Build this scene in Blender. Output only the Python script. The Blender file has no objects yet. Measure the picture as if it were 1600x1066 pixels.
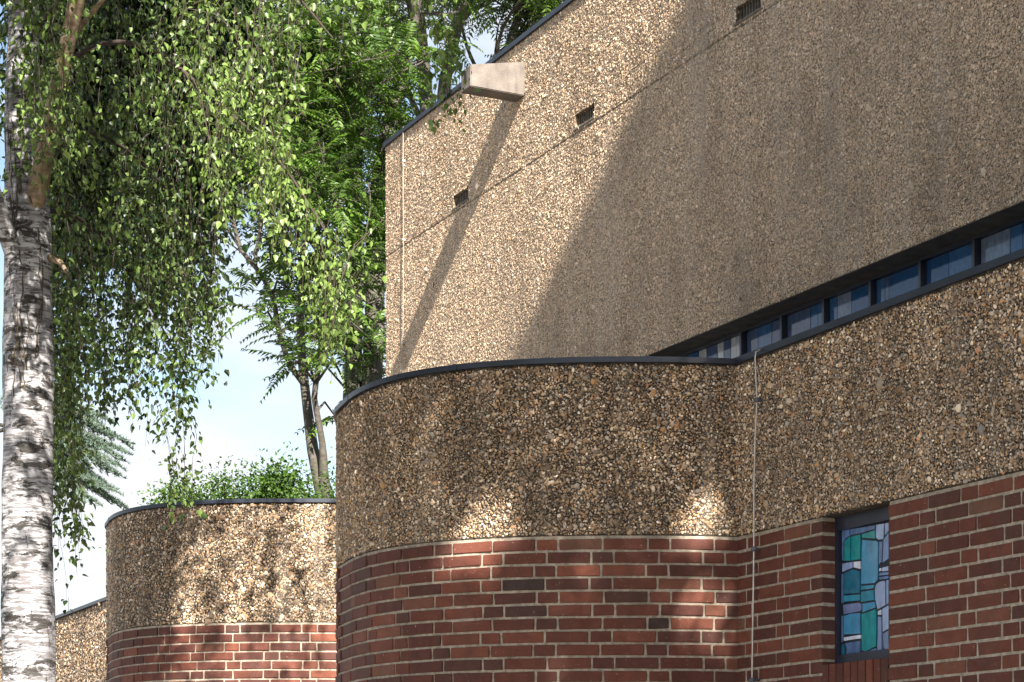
import bpy, bmesh, math, random
import numpy as np
from mathutils import Vector, Matrix

SC = bpy.context.scene
COL = SC.collection
rng = np.random.default_rng(7)
random.seed(7)
PI = math.pi

# ------------------------------------------------------------------ camera
EYE = 1.6
F = 3200.0            # focal length in pixels of the 1600 px wide picture
HZ = 1280.0           # row of the horizon
cam_d = bpy.data.cameras.new('camera')
cam = bpy.data.objects.new('camera', cam_d)
COL.objects.link(cam)
cam.location = (0, 0, EYE)
cam.rotation_euler = (math.radians(90), 0, 0)
cam_d.sensor_width = 36
cam_d.lens = 36 * F / 1600
cam_d.shift_y = (HZ - 533) / 1600
cam_d.clip_end = 2000
SC.camera = cam

# wall frame: local x runs along the wall to the right, local y into the wall
NRM = math.hypot(1550 / F, 1)
DX, DY = -1550 / F / NRM, 1 / NRM          # wall direction going away
ROTZ = math.atan2(-DY, -DX)

def to_local(X, Y):
    return (-(DX * X + DY * Y), DY * X - DX * Y)

def to_world(x, y):
    return (-DX * x + DY * y, -DY * x - DX * y)

def depth_at(px, yp):
    u = (px - 800) / F
    return yp / (DY * u - DX)

def wall_x(px, yp):
    Y = depth_at(px, yp); u = (px - 800) / F
    return to_local(u * Y, Y)[0]

def wall_z(px, py, yp):
    return EYE + (HZ - py) * depth_at(px, yp) / F

def project(x, y, z):
    X = -DX * x + DY * y; Y = -DY * x - DX * y
    return 800 + F * X / Y, HZ - F * (z - EYE) / Y

# ------------------------------------------------------------------ light
K_ALONG, DROP = 5.5, 3.83                     # ray: -K along local x, +1 into the wall, -DROP down
rx, ry = to_world(-K_ALONG, 1.0)
ray = Vector((rx, ry, -DROP)).normalized()
elev = math.asin(-ray.z)
rot = math.atan2(-ray.x, -ray.y)
W = bpy.data.worlds.new('World'); SC.world = W; W.use_nodes = True
nt = W.node_tree; nt.nodes.clear()
def N(tree, kind, **kw):
    n = tree.nodes.new(kind)
    for k, v in kw.items(): setattr(n, k, v)
    return n
sky = N(nt, 'ShaderNodeTexSky', sky_type='NISHITA', sun_disc=False)
sky.sun_elevation = elev; sky.sun_rotation = rot
sky.air_density = 1.2; sky.dust_density = 1.0; sky.ozone_density = 1.0
tc = N(nt, 'ShaderNodeTexCoord')
mp = N(nt, 'ShaderNodeMapping'); mp.inputs['Scale'].default_value = (1, 1, 2.2)
mp.inputs['Location'].default_value = (0.35, 0.2, 0.1)
nt.links.new(tc.outputs['Generated'], mp.inputs['Vector'])
cl = N(nt, 'ShaderNodeTexNoise'); cl.inputs['Scale'].default_value = 5.2
cl.inputs['Detail'].default_value = 7; cl.inputs['Roughness'].default_value = 0.55
nt.links.new(mp.outputs['Vector'], cl.inputs['Vector'])
cr = N(nt, 'ShaderNodeValToRGB')
cr.color_ramp.elements[0].position = 0.42; cr.color_ramp.elements[1].position = 0.61
nt.links.new(cl.outputs['Fac'], cr.inputs['Fac'])
mx = N(nt, 'ShaderNodeMix', data_type='RGBA')
mx.inputs['B'].default_value = (5.1, 5.2, 5.45, 1)
nt.links.new(cr.outputs['Color'], mx.inputs['Factor'])
nt.links.new(sky.outputs['Color'], mx.inputs['A'])
bg = N(nt, 'ShaderNodeBackground'); bg.inputs['Strength'].default_value = 0.052
nt.links.new(mx.outputs['Result'], bg.inputs['Color'])
wo = N(nt, 'ShaderNodeOutputWorld'); nt.links.new(bg.outputs['Background'], wo.inputs['Surface'])

sd = bpy.data.lights.new('sun', 'SUN'); sd.energy = 5.0; sd.angle = math.radians(0.55)
sd.color = (1.0, 0.92, 0.81)
sun = bpy.data.objects.new('sun', sd); COL.objects.link(sun)
sun.rotation_euler = ray.to_track_quat('-Z', 'Y').to_euler()
sun.location = (10, -20, 30)

SC.view_settings.view_transform = 'Standard'
SC.view_settings.look = 'None'
SC.view_settings.gamma = 1
SC.view_settings.exposure = 1.95
SC.view_settings.use_curve_mapping = False

# ------------------------------------------------------------------ materials
def new_mat(name):
    m = bpy.data.materials.new(name); m.use_nodes = True
    t = m.node_tree
    b = t.nodes['Principled BSDF']
    return m, t, b

def ramp(t, stops, interp='LINEAR'):
    r = N(t, 'ShaderNodeValToRGB'); e = r.color_ramp.elements
    r.color_ramp.interpolation = interp
    while len(e) < len(stops): e.new(0.5)
    for i, (p, c) in enumerate(stops):
        e[i].position = p; e[i].color = (c[0], c[1], c[2], 1) if len(c) == 3 else c
    return r

def noise(t, vec, scale, detail=4, rough=0.55, mapping=None):
    n = N(t, 'ShaderNodeTexNoise'); n.inputs['Scale'].default_value = scale
    n.inputs['Detail'].default_value = detail; n.inputs['Roughness'].default_value = rough
    if mapping is not None:
        m = N(t, 'ShaderNodeMapping'); m.inputs['Scale'].default_value = mapping
        t.links.new(vec, m.inputs['Vector']); vec = m.outputs['Vector']
    t.links.new(vec, n.inputs['Vector'])
    return n

def mixc(t, fac, a, b, mode='MIX'):
    m = N(t, 'ShaderNodeMix', data_type='RGBA', blend_type=mode)
    for key, v in (('Factor', fac), ('A', a), ('B', b)):
        if hasattr(v, 'links') or hasattr(v, 'is_output'):
            t.links.new(v, m.inputs[key])
        else:
            m.inputs[key].default_value = v if key == 'Factor' else (v[0], v[1], v[2], 1)
    return m.outputs['Result']

def bump(t, b, h, strength=0.4, dist=0.01):
    n = N(t, 'ShaderNodeBump'); n.inputs['Strength'].default_value = strength
    n.inputs['Distance'].default_value = dist
    t.links.new(h, n.inputs['Height']); t.links.new(n.outputs['Normal'], b.inputs['Normal'])

def objco(t):
    return N(t, 'ShaderNodeTexCoord').outputs['Object']

def plain(name, col, rough=0.6, metallic=0.0, vary=0.25, scale=9.0, bumps=0.1):
    m, t, b = new_mat(name)
    oc = objco(t)
    n = noise(t, oc, scale, 5)
    d = tuple(c * (1 - vary) for c in col); l = tuple(min(1, c * (1 + vary)) for c in col)
    r = ramp(t, [(0.3, d), (0.7, l)]); t.links.new(n.outputs['Fac'], r.inputs['Fac'])
    t.links.new(r.outputs['Color'], b.inputs['Base Color'])
    b.inputs['Roughness'].default_value = rough; b.inputs['Metallic'].default_value = metallic
    if bumps:
        n2 = noise(t, oc, scale * 12, 4); bump(t, b, n2.outputs['Fac'], bumps, 0.004)
    return m

M = {}

def pebble_mat(name, lime, soot):
    """stones take their own colour from the tint attribute; lime runs and soot on top"""
    m, t, b = new_mat(name)
    a = N(t, 'ShaderNodeAttribute', attribute_name='tint')
    oc = objco(t)
    g = noise(t, oc, 160, 3)
    c = mixc(t, 0.35, a.outputs['Color'], mixc(t, g.outputs['Fac'], (0.35, 0.35, 0.35), (1.5, 1.5, 1.5)), 'MULTIPLY')
    # lime runs, stretched downwards
    s = noise(t, oc, 1.0, 6, 0.6, (7.0, 7.0, 0.55))
    sr = ramp(t, [(0.47, (0, 0, 0)), (0.68, (lime, lime, lime))]); t.links.new(s.outputs['Fac'], sr.inputs['Fac'])
    c = mixc(t, sr.outputs['Color'], c, (0.50, 0.41, 0.32))
    # soot and algae in patches
    p = noise(t, oc, 0.8, 6, 0.65, (2.2, 2.2, 0.9))
    pr = ramp(t, [(0.46, (0, 0, 0)), (0.72, (soot, soot, soot))]); t.links.new(p.outputs['Fac'], pr.inputs['Fac'])
    c = mixc(t, pr.outputs['Color'], c, (0.05, 0.037, 0.028))
    t.links.new(c, b.inputs['Base Color'])
    b.inputs['Roughness'].default_value = 0.62
    b.inputs['Specular IOR Level'].default_value = 0.35
    return m
M['pebble_low'] = pebble_mat('pebbles_coarse', 0.22, 0.62)
M['pebble_up'] = pebble_mat('pebbles_fine', 0.55, 0.45)

def matrix_mat(name, base, lime):
    """cement between the stones, with stones of its own where the wall is far off"""
    m, t, b = new_mat(name)
    oc = objco(t)
    v = N(t, 'ShaderNodeTexVoronoi'); v.inputs['Scale'].default_value = 48
    t.links.new(oc, v.inputs['Vector'])
    sv = N(t, 'ShaderNodeSeparateColor'); t.links.new(v.outputs['Color'], sv.inputs['Color'])
    r = ramp(t, [(0.0, (base[0]*.5, base[1]*.48, base[2]*.45)), (0.45, base), (0.8, (base[0]*1.5, base[1]*1.4, base[2]*1.25)), (1.0, (base[0]*2.3, base[1]*2.3, base[2]*2.2))])
    t.links.new(sv.outputs['Red'], r.inputs['Fac'])
    e = ramp(t, [(0.0, (1, 1, 1)), (0.55, (0.35, 0.35, 0.35))]); t.links.new(v.outputs['Distance'], e.inputs['Fac'])
    c = mixc(t, 1.0, r.outputs['Color'], e.outputs['Color'], 'MULTIPLY')
    s = noise(t, oc, 1.0, 6, 0.6, (7.0, 7.0, 0.55))
    sr = ramp(t, [(0.47, (0, 0, 0)), (0.70, (lime, lime, lime))]); t.links.new(s.outputs['Fac'], sr.inputs['Fac'])
    c = mixc(t, sr.outputs['Color'], c, (0.38, 0.33, 0.27))
    t.links.new(c, b.inputs['Base Color'])
    b.inputs['Roughness'].default_value = 0.9
    inv = N(t, 'ShaderNodeMath', operation='SUBTRACT'); inv.inputs[0].default_value = 1
    t.links.new(v.outputs['Distance'], inv.inputs[1])
    bump(t, b, inv.outputs[0], 0.9, 0.012)
    return m
M['cement_low'] = matrix_mat('cement_coarse', (0.07, 0.052, 0.036), 0.2)
M['cement_up'] = matrix_mat('cement_fine', (0.41, 0.32, 0.225), 0.5)

def brick_mat():
    m, t, b = new_mat('fired_brick')
    oi = N(t, 'ShaderNodeObjectInfo'); ge = N(t, 'ShaderNodeNewGeometry')
    ad = N(t, 'ShaderNodeMath', operation='ADD')
    t.links.new(oi.outputs['Random'], ad.inputs[0]); t.links.new(ge.outputs['Random Per Island'], ad.inputs[1])
    fr = N(t, 'ShaderNodeMath', operation='FRACT'); t.links.new(ad.outputs[0], fr.inputs[0])
    r = ramp(t, [(0.0, (0.036, 0.024, 0.022)), (0.025, (0.075, 0.031, 0.024)), (0.2, (0.080, 0.027, 0.020)), (0.55, (0.104, 0.033, 0.022)), (0.85, (0.130, 0.041, 0.026)), (0.95, (0.165, 0.054, 0.032)), (1.0, (0.13, 0.060, 0.04))])
    t.links.new(fr.outputs[0], r.inputs['Fac'])
    # position in the world, shifted by the brick's own number so that no two look alike
    geo = ge.outputs['Position']
    n1 = noise(t, geo, 14, 6, 0.65); n2 = noise(t, geo, 130, 4, 0.6); n3 = noise(t, geo, 75, 2, 0.5)
    c = mixc(t, 0.75, r.outputs['Color'], mixc(t, n1.outputs['Fac'], (0.25, 0.26, 0.28), (1.75, 1.7, 1.65)), 'MULTIPLY')
    c = mixc(t, 0.5, c, mixc(t, n2.outputs['Fac'], (0.3, 0.3, 0.3), (1.7, 1.7, 1.7)), 'MULTIPLY')
    sp = ramp(t, [(0.70, (0, 0, 0)), (0.77, (0.75, 0.75, 0.75))]); t.links.new(n3.outputs['Fac'], sp.inputs['Fac'])
    c = mixc(t, sp.outputs['Color'], c, (0.42, 0.34, 0.29))
    st = noise(t, geo, 1.0, 5, 0.6, (5, 5, 1.1))
    sr = ramp(t, [(0.52, (0, 0, 0)), (0.75, (0.35, 0.35, 0.35))]); t.links.new(st.outputs['Fac'], sr.inputs['Fac'])
    c = mixc(t, sr.outputs['Color'], c, (0.06, 0.045, 0.04))
    t.links.new(c, b.inputs['Base Color'])
    b.inputs['Roughness'].default_value = 0.72; b.inputs['Specular IOR Level'].default_value = 0.3
    bump(t, b, n2.outputs['Fac'], 0.55, 0.004)
    return m
M['brick'] = brick_mat()
M['mortar'] = plain('lime_mortar', (0.34, 0.29, 0.235), 0.95, 0, 0.4, 30, 0.9)
M['coping'] = plain('painted_sheet_metal', (0.022, 0.029, 0.046), 0.40, 0.2, 0.3, 4, 0.05)
M['roof'] = plain('roof_felt', (0.06, 0.06, 0.06), 0.95, 0, 0.3, 6, 0.3)
M['frame'] = plain('blue_black_paint', (0.022, 0.027, 0.048), 0.38, 0.0, 0.3, 5, 0.05)
M['steel'] = plain('zinc_wire', (0.55, 0.53, 0.50), 0.45, 0.6, 0.2, 30, 0.0)
M['wire_dull'] = plain('dull_wire', (0.30, 0.27, 0.23), 0.6, 0.3, 0.2, 30, 0.0)
M['clip'] = plain('grey_plastic_clip', (0.07, 0.08, 0.10), 0.5, 0, 0.2, 30, 0.0)
M['dark'] = plain('dark_interior', (0.010, 0.010, 0.012), 0.9, 0, 0.2, 3, 0.0)
M['fin'] = plain('weathered_slat', (0.12, 0.105, 0.085), 0.85, 0, 0.4, 20, 0.2)
M['lead'] = plain('lead_came', (0.018, 0.022, 0.034), 0.5, 0.2, 0.3, 30, 0.1)

def spout_mat():
    m, t, b = new_mat('board_marked_concrete')
    oc = objco(t)
    n = noise(t, oc, 6, 6, 0.65); s = noise(t, oc, 3, 5, 0.6, (4, 4, 0.7)); f = noise(t, oc, 60, 3)
    r = ramp(t, [(0.3, (0.105, 0.09, 0.08)), (0.7, (0.19, 0.166, 0.148))]); t.links.new(n.outputs['Fac'], r.inputs['Fac'])
    sr = ramp(t, [(0.52, (0, 0, 0)), (0.7, (0.6, 0.6, 0.6))]); t.links.new(s.outputs['Fac'], sr.inputs['Fac'])
    c = mixc(t, sr.outputs['Color'], r.outputs['Color'], (0.075, 0.065, 0.052))
    t.links.new(c, b.inputs['Base Color']); b.inputs['Roughness'].default_value = 0.9
    bump(t, b, f.outputs['Fac'], 0.5, 0.01)
    return m
M['spout'] = spout_mat()
M['soffit'] = plain('soffit_concrete', (0.14, 0.125, 0.105), 0.9, 0, 0.3, 8, 0.3)

def glass_mat(name, col, rough=0.12, spec=0.6):
    m, t, b = new_mat(name)
    oc = objco(t); n = noise(t, oc, 22, 4, 0.6, (1, 1, 0.5))
    r = ramp(t, [(0.3, tuple(c * 0.7 for c in col)), (0.72, tuple(min(1, c * 1.25) for c in col))])
    t.links.new(n.outputs['Fac'], r.inputs['Fac']); t.links.new(r.outputs['Color'], b.inputs['Base Color'])
    b.inputs['Roughness'].default_value = rough; b.inputs['IOR'].default_value = 1.52
    b.inputs['Specular IOR Level'].default_value = spec
    n2 = noise(t, oc, 35, 2); bump(t, b, n2.outputs['Fac'], 0.08, 0.004)
    return m
GLASS = {
    'teal': (0.015, 0.24, 0.27), 'blue': (0.055, 0.24, 0.42), 'deep': (0.016, 0.13, 0.22),
    'slate': (0.09, 0.16, 0.32), 'peri': (0.11, 0.20, 0.42), 'lav': (0.24, 0.32, 0.54),
    'white': (0.58, 0.62, 0.75), 'light': (0.26, 0.36, 0.58), 'cyan': (0.03, 0.22, 0.33), 'grey': (0.15, 0.19, 0.36)}
for k, v in GLASS.items(): M['g_' + k] = glass_mat('glass_' + k, v)
CG = {'navy': (0.022, 0.080, 0.22), 'mid': (0.04, 0.115, 0.27), 'violet': (0.065, 0.10, 0.20), 'ink': (0.02, 0.03, 0.06), 'milk': (0.42, 0.46, 0.50), 'pale': (0.15, 0.20, 0.30)}
for k, v in CG.items(): M['c_' + k] = glass_mat('clerestory_glass_' + k, v, 0.06, 0.4)

def leaf_mat(name, dark, light, trans=0.4, gloss=0.35):
    m, t, b = new_mat(name)
    a = N(t, 'ShaderNodeAttribute', attribute_name='tint')
    sc_ = N(t, 'ShaderNodeSeparateColor'); t.links.new(a.outputs['Color'], sc_.inputs['Color'])
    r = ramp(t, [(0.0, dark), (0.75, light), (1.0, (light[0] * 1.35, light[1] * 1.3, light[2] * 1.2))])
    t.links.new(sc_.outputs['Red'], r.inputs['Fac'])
    t.links.new(r.outputs['Color'], b.inputs['Base Color'])
    b.inputs['Roughness'].default_value = 0.42; b.inputs['Specular IOR Level'].default_value = gloss
    tr = N(t, 'ShaderNodeBsdfTranslucent')
    tcm = mixc(t, 1.0, r.outputs['Color'], (1.5, 1.6, 0.55), 'MULTIPLY')
    t.links.new(tcm, tr.inputs['Color'])
    ms = N(t, 'ShaderNodeMixShader'); ms.inputs['Fac'].default_value = trans
    t.links.new(b.outputs['BSDF'], ms.inputs[1]); t.links.new(tr.outputs['BSDF'], ms.inputs[2])
    t.links.new(ms.outputs['Shader'], t.nodes['Material Output'].inputs['Surface'])
    return m
M['birch_leaf'] = leaf_mat('birch_leaf', (0.006, 0.020, 0.004), (0.105, 0.165, 0.040), 0.15, 0.4)  # dark end near black, paints crown shade into the tint
M['ail_leaf'] = leaf_mat('pinnate_leaf', (0.010, 0.034, 0.006), (0.085, 0.165, 0.022), 0.26, 0.45)
M['shrub_leaf'] = leaf_mat('shrub_leaf', (0.014, 0.04, 0.007), (0.065, 0.125, 0.02), 0.28)
M['shade_leaf'] = leaf_mat('shade_leaf', (0.035, 0.08, 0.014), (0.08, 0.16, 0.025), 0.3)
M['needle'] = leaf_mat('cedar_needle', (0.05, 0.085, 0.065), (0.14, 0.20, 0.165), 0.15, 0.2)

def bark_mat():
    m, t, b = new_mat('birch_bark')
    oc = objco(t)
    # fine peeling lines round the stem
    l1 = noise(t, oc, 1.0, 3, 0.6, (11, 11, 75))
    l1r = ramp(t, [(0.50, (0, 0, 0)), (0.56, (1, 1, 1))]); t.links.new(l1.outputs['Fac'], l1r.inputs['Fac'])
    # broad dark scars
    l2 = noise(t, oc, 1.0, 9, 0.75, (5.5, 5.5, 15)); l2.inputs['Distortion'].default_value = 0.6
    l2r = ramp(t, [(0.53, (0, 0, 0)), (0.565, (1, 1, 1))]); t.links.new(l2.outputs['Fac'], l2r.inputs['Fac'])
    # vertical cracks
    l3 = noise(t, oc, 1.0, 8, 0.72, (16, 16, 3.6))
    l3r = ramp(t, [(0.60, (0, 0, 0)), (0.64, (1, 1, 1))]); t.links.new(l3.outputs['Fac'], l3r.inputs['Fac'])
    big = noise(t, oc, 2.6, 4)
    br = ramp(t, [(0.35, (0.22, 0.22, 0.24)), (0.7, (0.46, 0.46, 0.485))]); t.links.new(big.outputs['Fac'], br.inputs['Fac'])
    c = mixc(t, mixc(t, 1.0, l1r.outputs['Color'], (0.78, 0.78, 0.78), 'MULTIPLY'), br.outputs['Color'], (0.10, 0.09, 0.09))
    c = mixc(t, mixc(t, 1.0, l2r.outputs['Color'], (0.93, 0.93, 0.93), 'MULTIPLY'), c, (0.022, 0.019, 0.015))
    c = mixc(t, mixc(t, 1.0, l3r.outputs['Color'], (0.85, 0.85, 0.85), 'MULTIPLY'), c, (0.030, 0.027, 0.018))
    t.links.new(c, b.inputs['Base Color'])
    b.inputs['Roughness'].default_value = 0.75; b.inputs['Specular IOR Level'].default_value = 0.25
    h = mixc(t, 0.5, l1r.outputs['Color'], l2r.outputs['Color'])
    bump(t, b, h, 0.6, 0.01)
    return m
M['birch_bark'] = bark_mat()
def limb_mat(name, a, c_, moss):
    m, t, b = new_mat(name)
    oc = objco(t)
    n = noise(t, oc, 1.0, 6, 0.65, (14, 14, 30)); g = noise(t, oc, 3.5, 4)
    r = ramp(t, [(0.35, a), (0.65, c_)]); t.links.new(n.outputs['Fac'], r.inputs['Fac'])
    gr = ramp(t, [(0.45, (0, 0, 0)), (0.6, (0.7, 0.7, 0.7))]); t.links.new(g.outputs['Fac'], gr.inputs['Fac'])
    c = mixc(t, gr.outputs['Color'], r.outputs['Color'], moss)
    t.links.new(c, b.inputs['Base Color']); b.inputs['Roughness'].default_value = 0.85
    bump(t, b, n.outputs['Fac'], 0.6, 0.01)
    return m
M['birch_limb'] = limb_mat('birch_limb_bark', (0.10, 0.07, 0.045), (0.36, 0.27, 0.19), (0.14, 0.13, 0.05))
M['twig'] = plain('twig_bark', (0.035, 0.024, 0.018), 0.8, 0, 0.3, 20, 0.0)
M['ail_bark'] = limb_mat('grey_tree_bark', (0.035, 0.030, 0.026), (0.105, 0.092, 0.080), (0.055, 0.052, 0.032))
M['ivy'] = plain('dry_ivy_stem', (0.06, 0.045, 0.028), 0.9, 0, 0.3, 20, 0.0)
M['grass'] = plain('gravel', (0.20, 0.185, 0.165), 0.95, 0, 0.4, 1.5, 0.5)
M['paving'] = plain('paving', (0.22, 0.21, 0.19), 0.9, 0, 0.25, 2.5, 0.3)

# ------------------------------------------------------------------ mesh helpers
def mesh_from(name, verts, faces, mat, smooth=False, tint=None):
    me = bpy.data.meshes.new(name)
    me.from_pydata([tuple(v) for v in verts], [], faces)
    me.materials.append(mat)
    if smooth: me.shade_smooth()
    me.update()
    return me

def mesh_np(name, verts, loops, k, mat, smooth=True, tint=None):
    """verts (n,3), loops (m,k) index rows of k-sided faces"""
    me = bpy.data.meshes.new(name)
    nv, nf = len(verts), len(loops)
    me.vertices.add(nv); me.vertices.foreach_set('co', np.ascontiguousarray(verts, dtype=np.float32).ravel())
    me.loops.add(nf * k); me.loops.foreach_set('vertex_index', np.ascontiguousarray(loops, dtype=np.int32).ravel())
    me.polygons.add(nf)
    me.polygons.foreach_set('loop_start', np.arange(0, nf * k, k, dtype=np.int32))
    me.update(calc_edges=True)
    if tint is not None:
        at = me.attributes.new('tint', 'FLOAT_COLOR', 'POINT')
        c = np.ones((nv, 4), np.float32); c[:, :3] = tint
        at.data.foreach_set('color', c.ravel())
    me.materials.append(mat)
    if smooth: me.shade_smooth()
    me.validate()
    return me

def link(name, me, parent=None, loc=None, rotz=None, kind=None):
    o = bpy.data.objects.new(name, me); COL.objects.link(o)
    if parent is not None: o.parent = parent
    if loc is not None: o.location = loc
    if rotz is not None: o.rotation_euler = (0, 0, rotz)
    if kind: o['kind'] = kind
    return o

def thing(name, label, cat, loc=(0, 0, 0), rotz=0.0, group=None):
    o = bpy.data.objects.new(name, None); COL.objects.link(o)
    o.location = loc; o.rotation_euler = (0, 0, rotz); o.empty_display_size = 0.3
    o['label'] = label; o['category'] = cat
    if group: o['group'] = group
    return o

def box_vf(x0, x1, y0, y1, z0, z1):
    v = [(x0, y0, z0), (x1, y0, z0), (x1, y1, z0), (x0, y1, z0), (x0, y0, z1), (x1, y0, z1), (x1, y1, z1), (x0, y1, z1)]
    f = [(0, 3, 2, 1), (4, 5, 6, 7), (0, 1, 5, 4), (1, 2, 6, 5), (2, 3, 7, 6), (3, 0, 4, 7)]
    return v, f

class MB:
    def __init__(s): s.v = []; s.f = []
    def add(s, v, f):
        o = len(s.v); s.v += [tuple(p) for p in v]; s.f += [tuple(i + o for i in q) for q in f]; return s
    def box(s, *a): return s.add(*box_vf(*a))
    def tube(s, pts, rad, n=8, cap=True):
        pts = [Vector(p) for p in pts]
        if not hasattr(rad, '__len__'): rad = [rad] * len(pts)
        rings = []; up = None
        for i, p in enumerate(pts):
            t = (pts[min(i + 1, len(pts) - 1)] - pts[max(i - 1, 0)]).normalized()
            if up is None:
                up = Vector((1, 0, 0)) if abs(t.x) < 0.8 else Vector((0, 1, 0))
            a = (up - t * up.dot(t)).normalized(); up = a; b_ = t.cross(a)
            rings.append([p + (a * math.cos(2 * PI * k / n) + b_ * math.sin(2 * PI * k / n)) * rad[i] for k in range(n)])
        v = [q for r in rings for q in r]; f = []
        for i in range(len(rings) - 1):
            for k in range(n):
                f.append((i * n + k, i * n + (k + 1) % n, (i + 1) * n + (k + 1) % n, (i + 1) * n + k))
        if cap:
            f.append(tuple(range(n - 1, -1, -1))); f.append(tuple((len(rings) - 1) * n + k for k in range(n)))
        return s.add(v, f)
    def build(s, name, mat, parent=None, smooth=False, off=(0, 0, 0), kind=None):
        v = [(p[0] - off[0], p[1] - off[1], p[2] - off[2]) for p in s.v]
        return link(name, mesh_from(name, v, s.f, mat, smooth), parent, kind=kind)

# ------------------------------------------------------------------ ground
v, f = box_vf(-400, 400, -300, 900, -0.5, 0.0)
g = link('ground', mesh_from('ground', v, f, M['grass'])); g['kind'] = 'structure'

# ------------------------------------------------------------------ the church
PL = 6.43                 # lower wall plane
PU = 9.65                 # upper wall plane
Z_BR = EYE + 1.645        # top of the brickwork
Z_CO = EYE + 2.665        # underside of the coping
Z_SO = EYE + 4.41         # underside of the upper wall
Z_JT = EYE + 6.965        # joint in the upper wall
Z_TOP = EYE + 8.32
X_C = -10.2425            # inner corner of near bay and wall
X_END = wall_x(603, PU)   # left end of the upper wall
BASE = (X_C, PL, 0.0)
wx, wy = to_world(BASE[0], BASE[1])
church = thing('church_building', 'brown pebble-faced concrete and red brick church with curved bays and blue window strip', 'church', (wx, wy, 0), ROTZ)

def part(mb, name, mat, parent=church, smooth=False, kind=None):
    return mb.build(name, mat, parent, smooth, BASE, kind)

def off(p): return (p[0] - BASE[0], p[1] - BASE[1], p[2] - BASE[2])

# --- plan of a bay: measured outline of the coping, turned into the wall frame
C0 = np.array((0.618, 13.712)); R0 = 1.793
mpts = np.array([(-1.138, 13.413), (-1.014, 12.985), (-0.897, 12.752), (-0.671, 12.419), (-0.381, 12.188), (0, 12.051), (0.374, 11.966), (0.747, 11.958), (1.314, 12.017)])
ang = np.arctan2(mpts[:, 1] - C0[1], mpts[:, 0] - C0[0])
ang = np.where(ang > 0, ang - 2 * PI, ang)
err = np.hypot(*(mpts - C0).T) - R0
o_ = np.argsort(ang); ang = ang[o_]; err = err[o_]
fitc = np.polyfit(ang, err, 5)
def bay_r(a):
    lo, hi = ang[0], ang[-1]
    e = np.polyval(fitc, np.clip(a, lo, hi))
    return R0 + np.where(a < lo, e * np.exp(-((lo - a) * 3) ** 2), e)
def bay_curve():
    A = np.linspace(ang[-1] + 0.02, -PI - 1.6, 400)
    P = []
    for a in A:
        r = float(bay_r(np.array(a)))
        X, Y = C0[0] + r * math.cos(a), C0[1] + r * math.sin(a)
        x, y = to_local(X, Y)
        if y <= PL + 0.02: P.append((x, y))
        elif len(P) > 20: break
    return np.array(P)
bayP = bay_curve()
BAY_SHIFT = -5.87

class Path:
    def __init__(s, P):
        s.P = np.array(P); d = np.hypot(*np.diff(s.P, axis=0).T); s.S = np.r_[0, np.cumsum(d)]; s.L = s.S[-1]
    def at(s, q):
        q = np.asarray(q, float)
        x = np.interp(q, s.S, s.P[:, 0]); y = np.interp(q, s.S, s.P[:, 1])
        e = 0.03
        q0 = np.clip(q - e, 0, s.L); q1 = np.clip(q + e, 0, s.L)
        tx = np.interp(q1, s.S, s.P[:, 0]) - np.interp(q0, s.S, s.P[:, 0])
        ty = np.interp(q1, s.S, s.P[:, 1]) - np.interp(q0, s.S, s.P[:, 1])
        l = np.hypot(tx, ty); tx, ty = tx / l, ty / l
        return x, y, tx, ty                     # outward normal = (-ty, tx) * sgn
# bay path runs from the inner corner leftwards; outside is on its left hand side
bay1 = Path(bayP); bay2 = Path(bayP + np.array((BAY_SHIFT, 0)))

def outward(tx, ty, sgn): return (-ty * sgn, tx * sgn)

def ring(path, inset, n=90):
    q = np.linspace(0, path.L, n); x, y, tx, ty = path.at(q)
    nx, ny = ty * -1.0, tx
    # choose the side that faces away from the centroid
    cx, cy = path.P.mean(0)
    if ((x - cx) * nx + (y - cy) * ny).mean() < 0: nx, ny = -nx, -ny
    return np.c_[x - nx * inset, y - ny * inset], np.c_[nx, ny]

def curved_wall(path, out_in, out_back, z0, z1, n=90):
    """solid shell following the path; out_in > 0 is inside the path line"""
    a, _ = ring(path, out_in, n); b, _ = ring(path, out_back, n)
    v = []; f = []
    for i in range(n):
        v += [(a[i][0], a[i][1], z0), (a[i][0], a[i][1], z1), (b[i][0], b[i][1], z1), (b[i][0], b[i][1], z0)]
    for i in range(n - 1):
        p, q = i * 4, i * 4 + 4
        for k in range(4):
            f.append((p + k, p + (k + 1) % 4, q + (k + 1) % 4, q + k))
    f.append((0, 3, 2, 1)); e = (n - 1) * 4; f.append((e, e + 1, e + 2, e + 3))
    return MB().add(v, f)

# --- pebbles ------------------------------------------------------
phi = (1 + 5 ** 0.5) / 2
ICO_V = np.array([(-1, phi, 0), (1, phi, 0), (-1, -phi, 0), (1, -phi, 0), (0, -1, phi), (0, 1, phi), (0, -1, -phi), (0, 1, -phi), (phi, 0, -1), (phi, 0, 1), (-phi, 0, -1), (-phi, 0, 1)]) / math.hypot(1, phi)
ICO_F = np.array([(0, 11, 5), (0, 5, 1), (0, 1, 7), (0, 7, 10), (0, 10, 11), (1, 5, 9), (5, 11, 4), (11, 10, 2), (10, 7, 6), (7, 1, 8), (3, 9, 4), (3, 4, 2), (3, 2, 6), (3, 6, 8), (3, 8, 9), (4, 9, 5), (2, 4, 11), (6, 2, 10), (8, 6, 7), (9, 8, 1)])
OCT_V = np.array([(1, 0, 0), (-1, 0, 0), (0, 1, 0), (0, -1, 0), (0, 0, 1), (0, 0, -1)], float) * 1.12
OCT_F = np.array([(0, 2, 4), (2, 1, 4), (1, 3, 4), (3, 0, 4)])   # the half that shows
OCT_V = OCT_V[:5]
ICO_F = ICO_F[ICO_V[ICO_F].mean(1)[:, 2] > -0.3]
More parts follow.
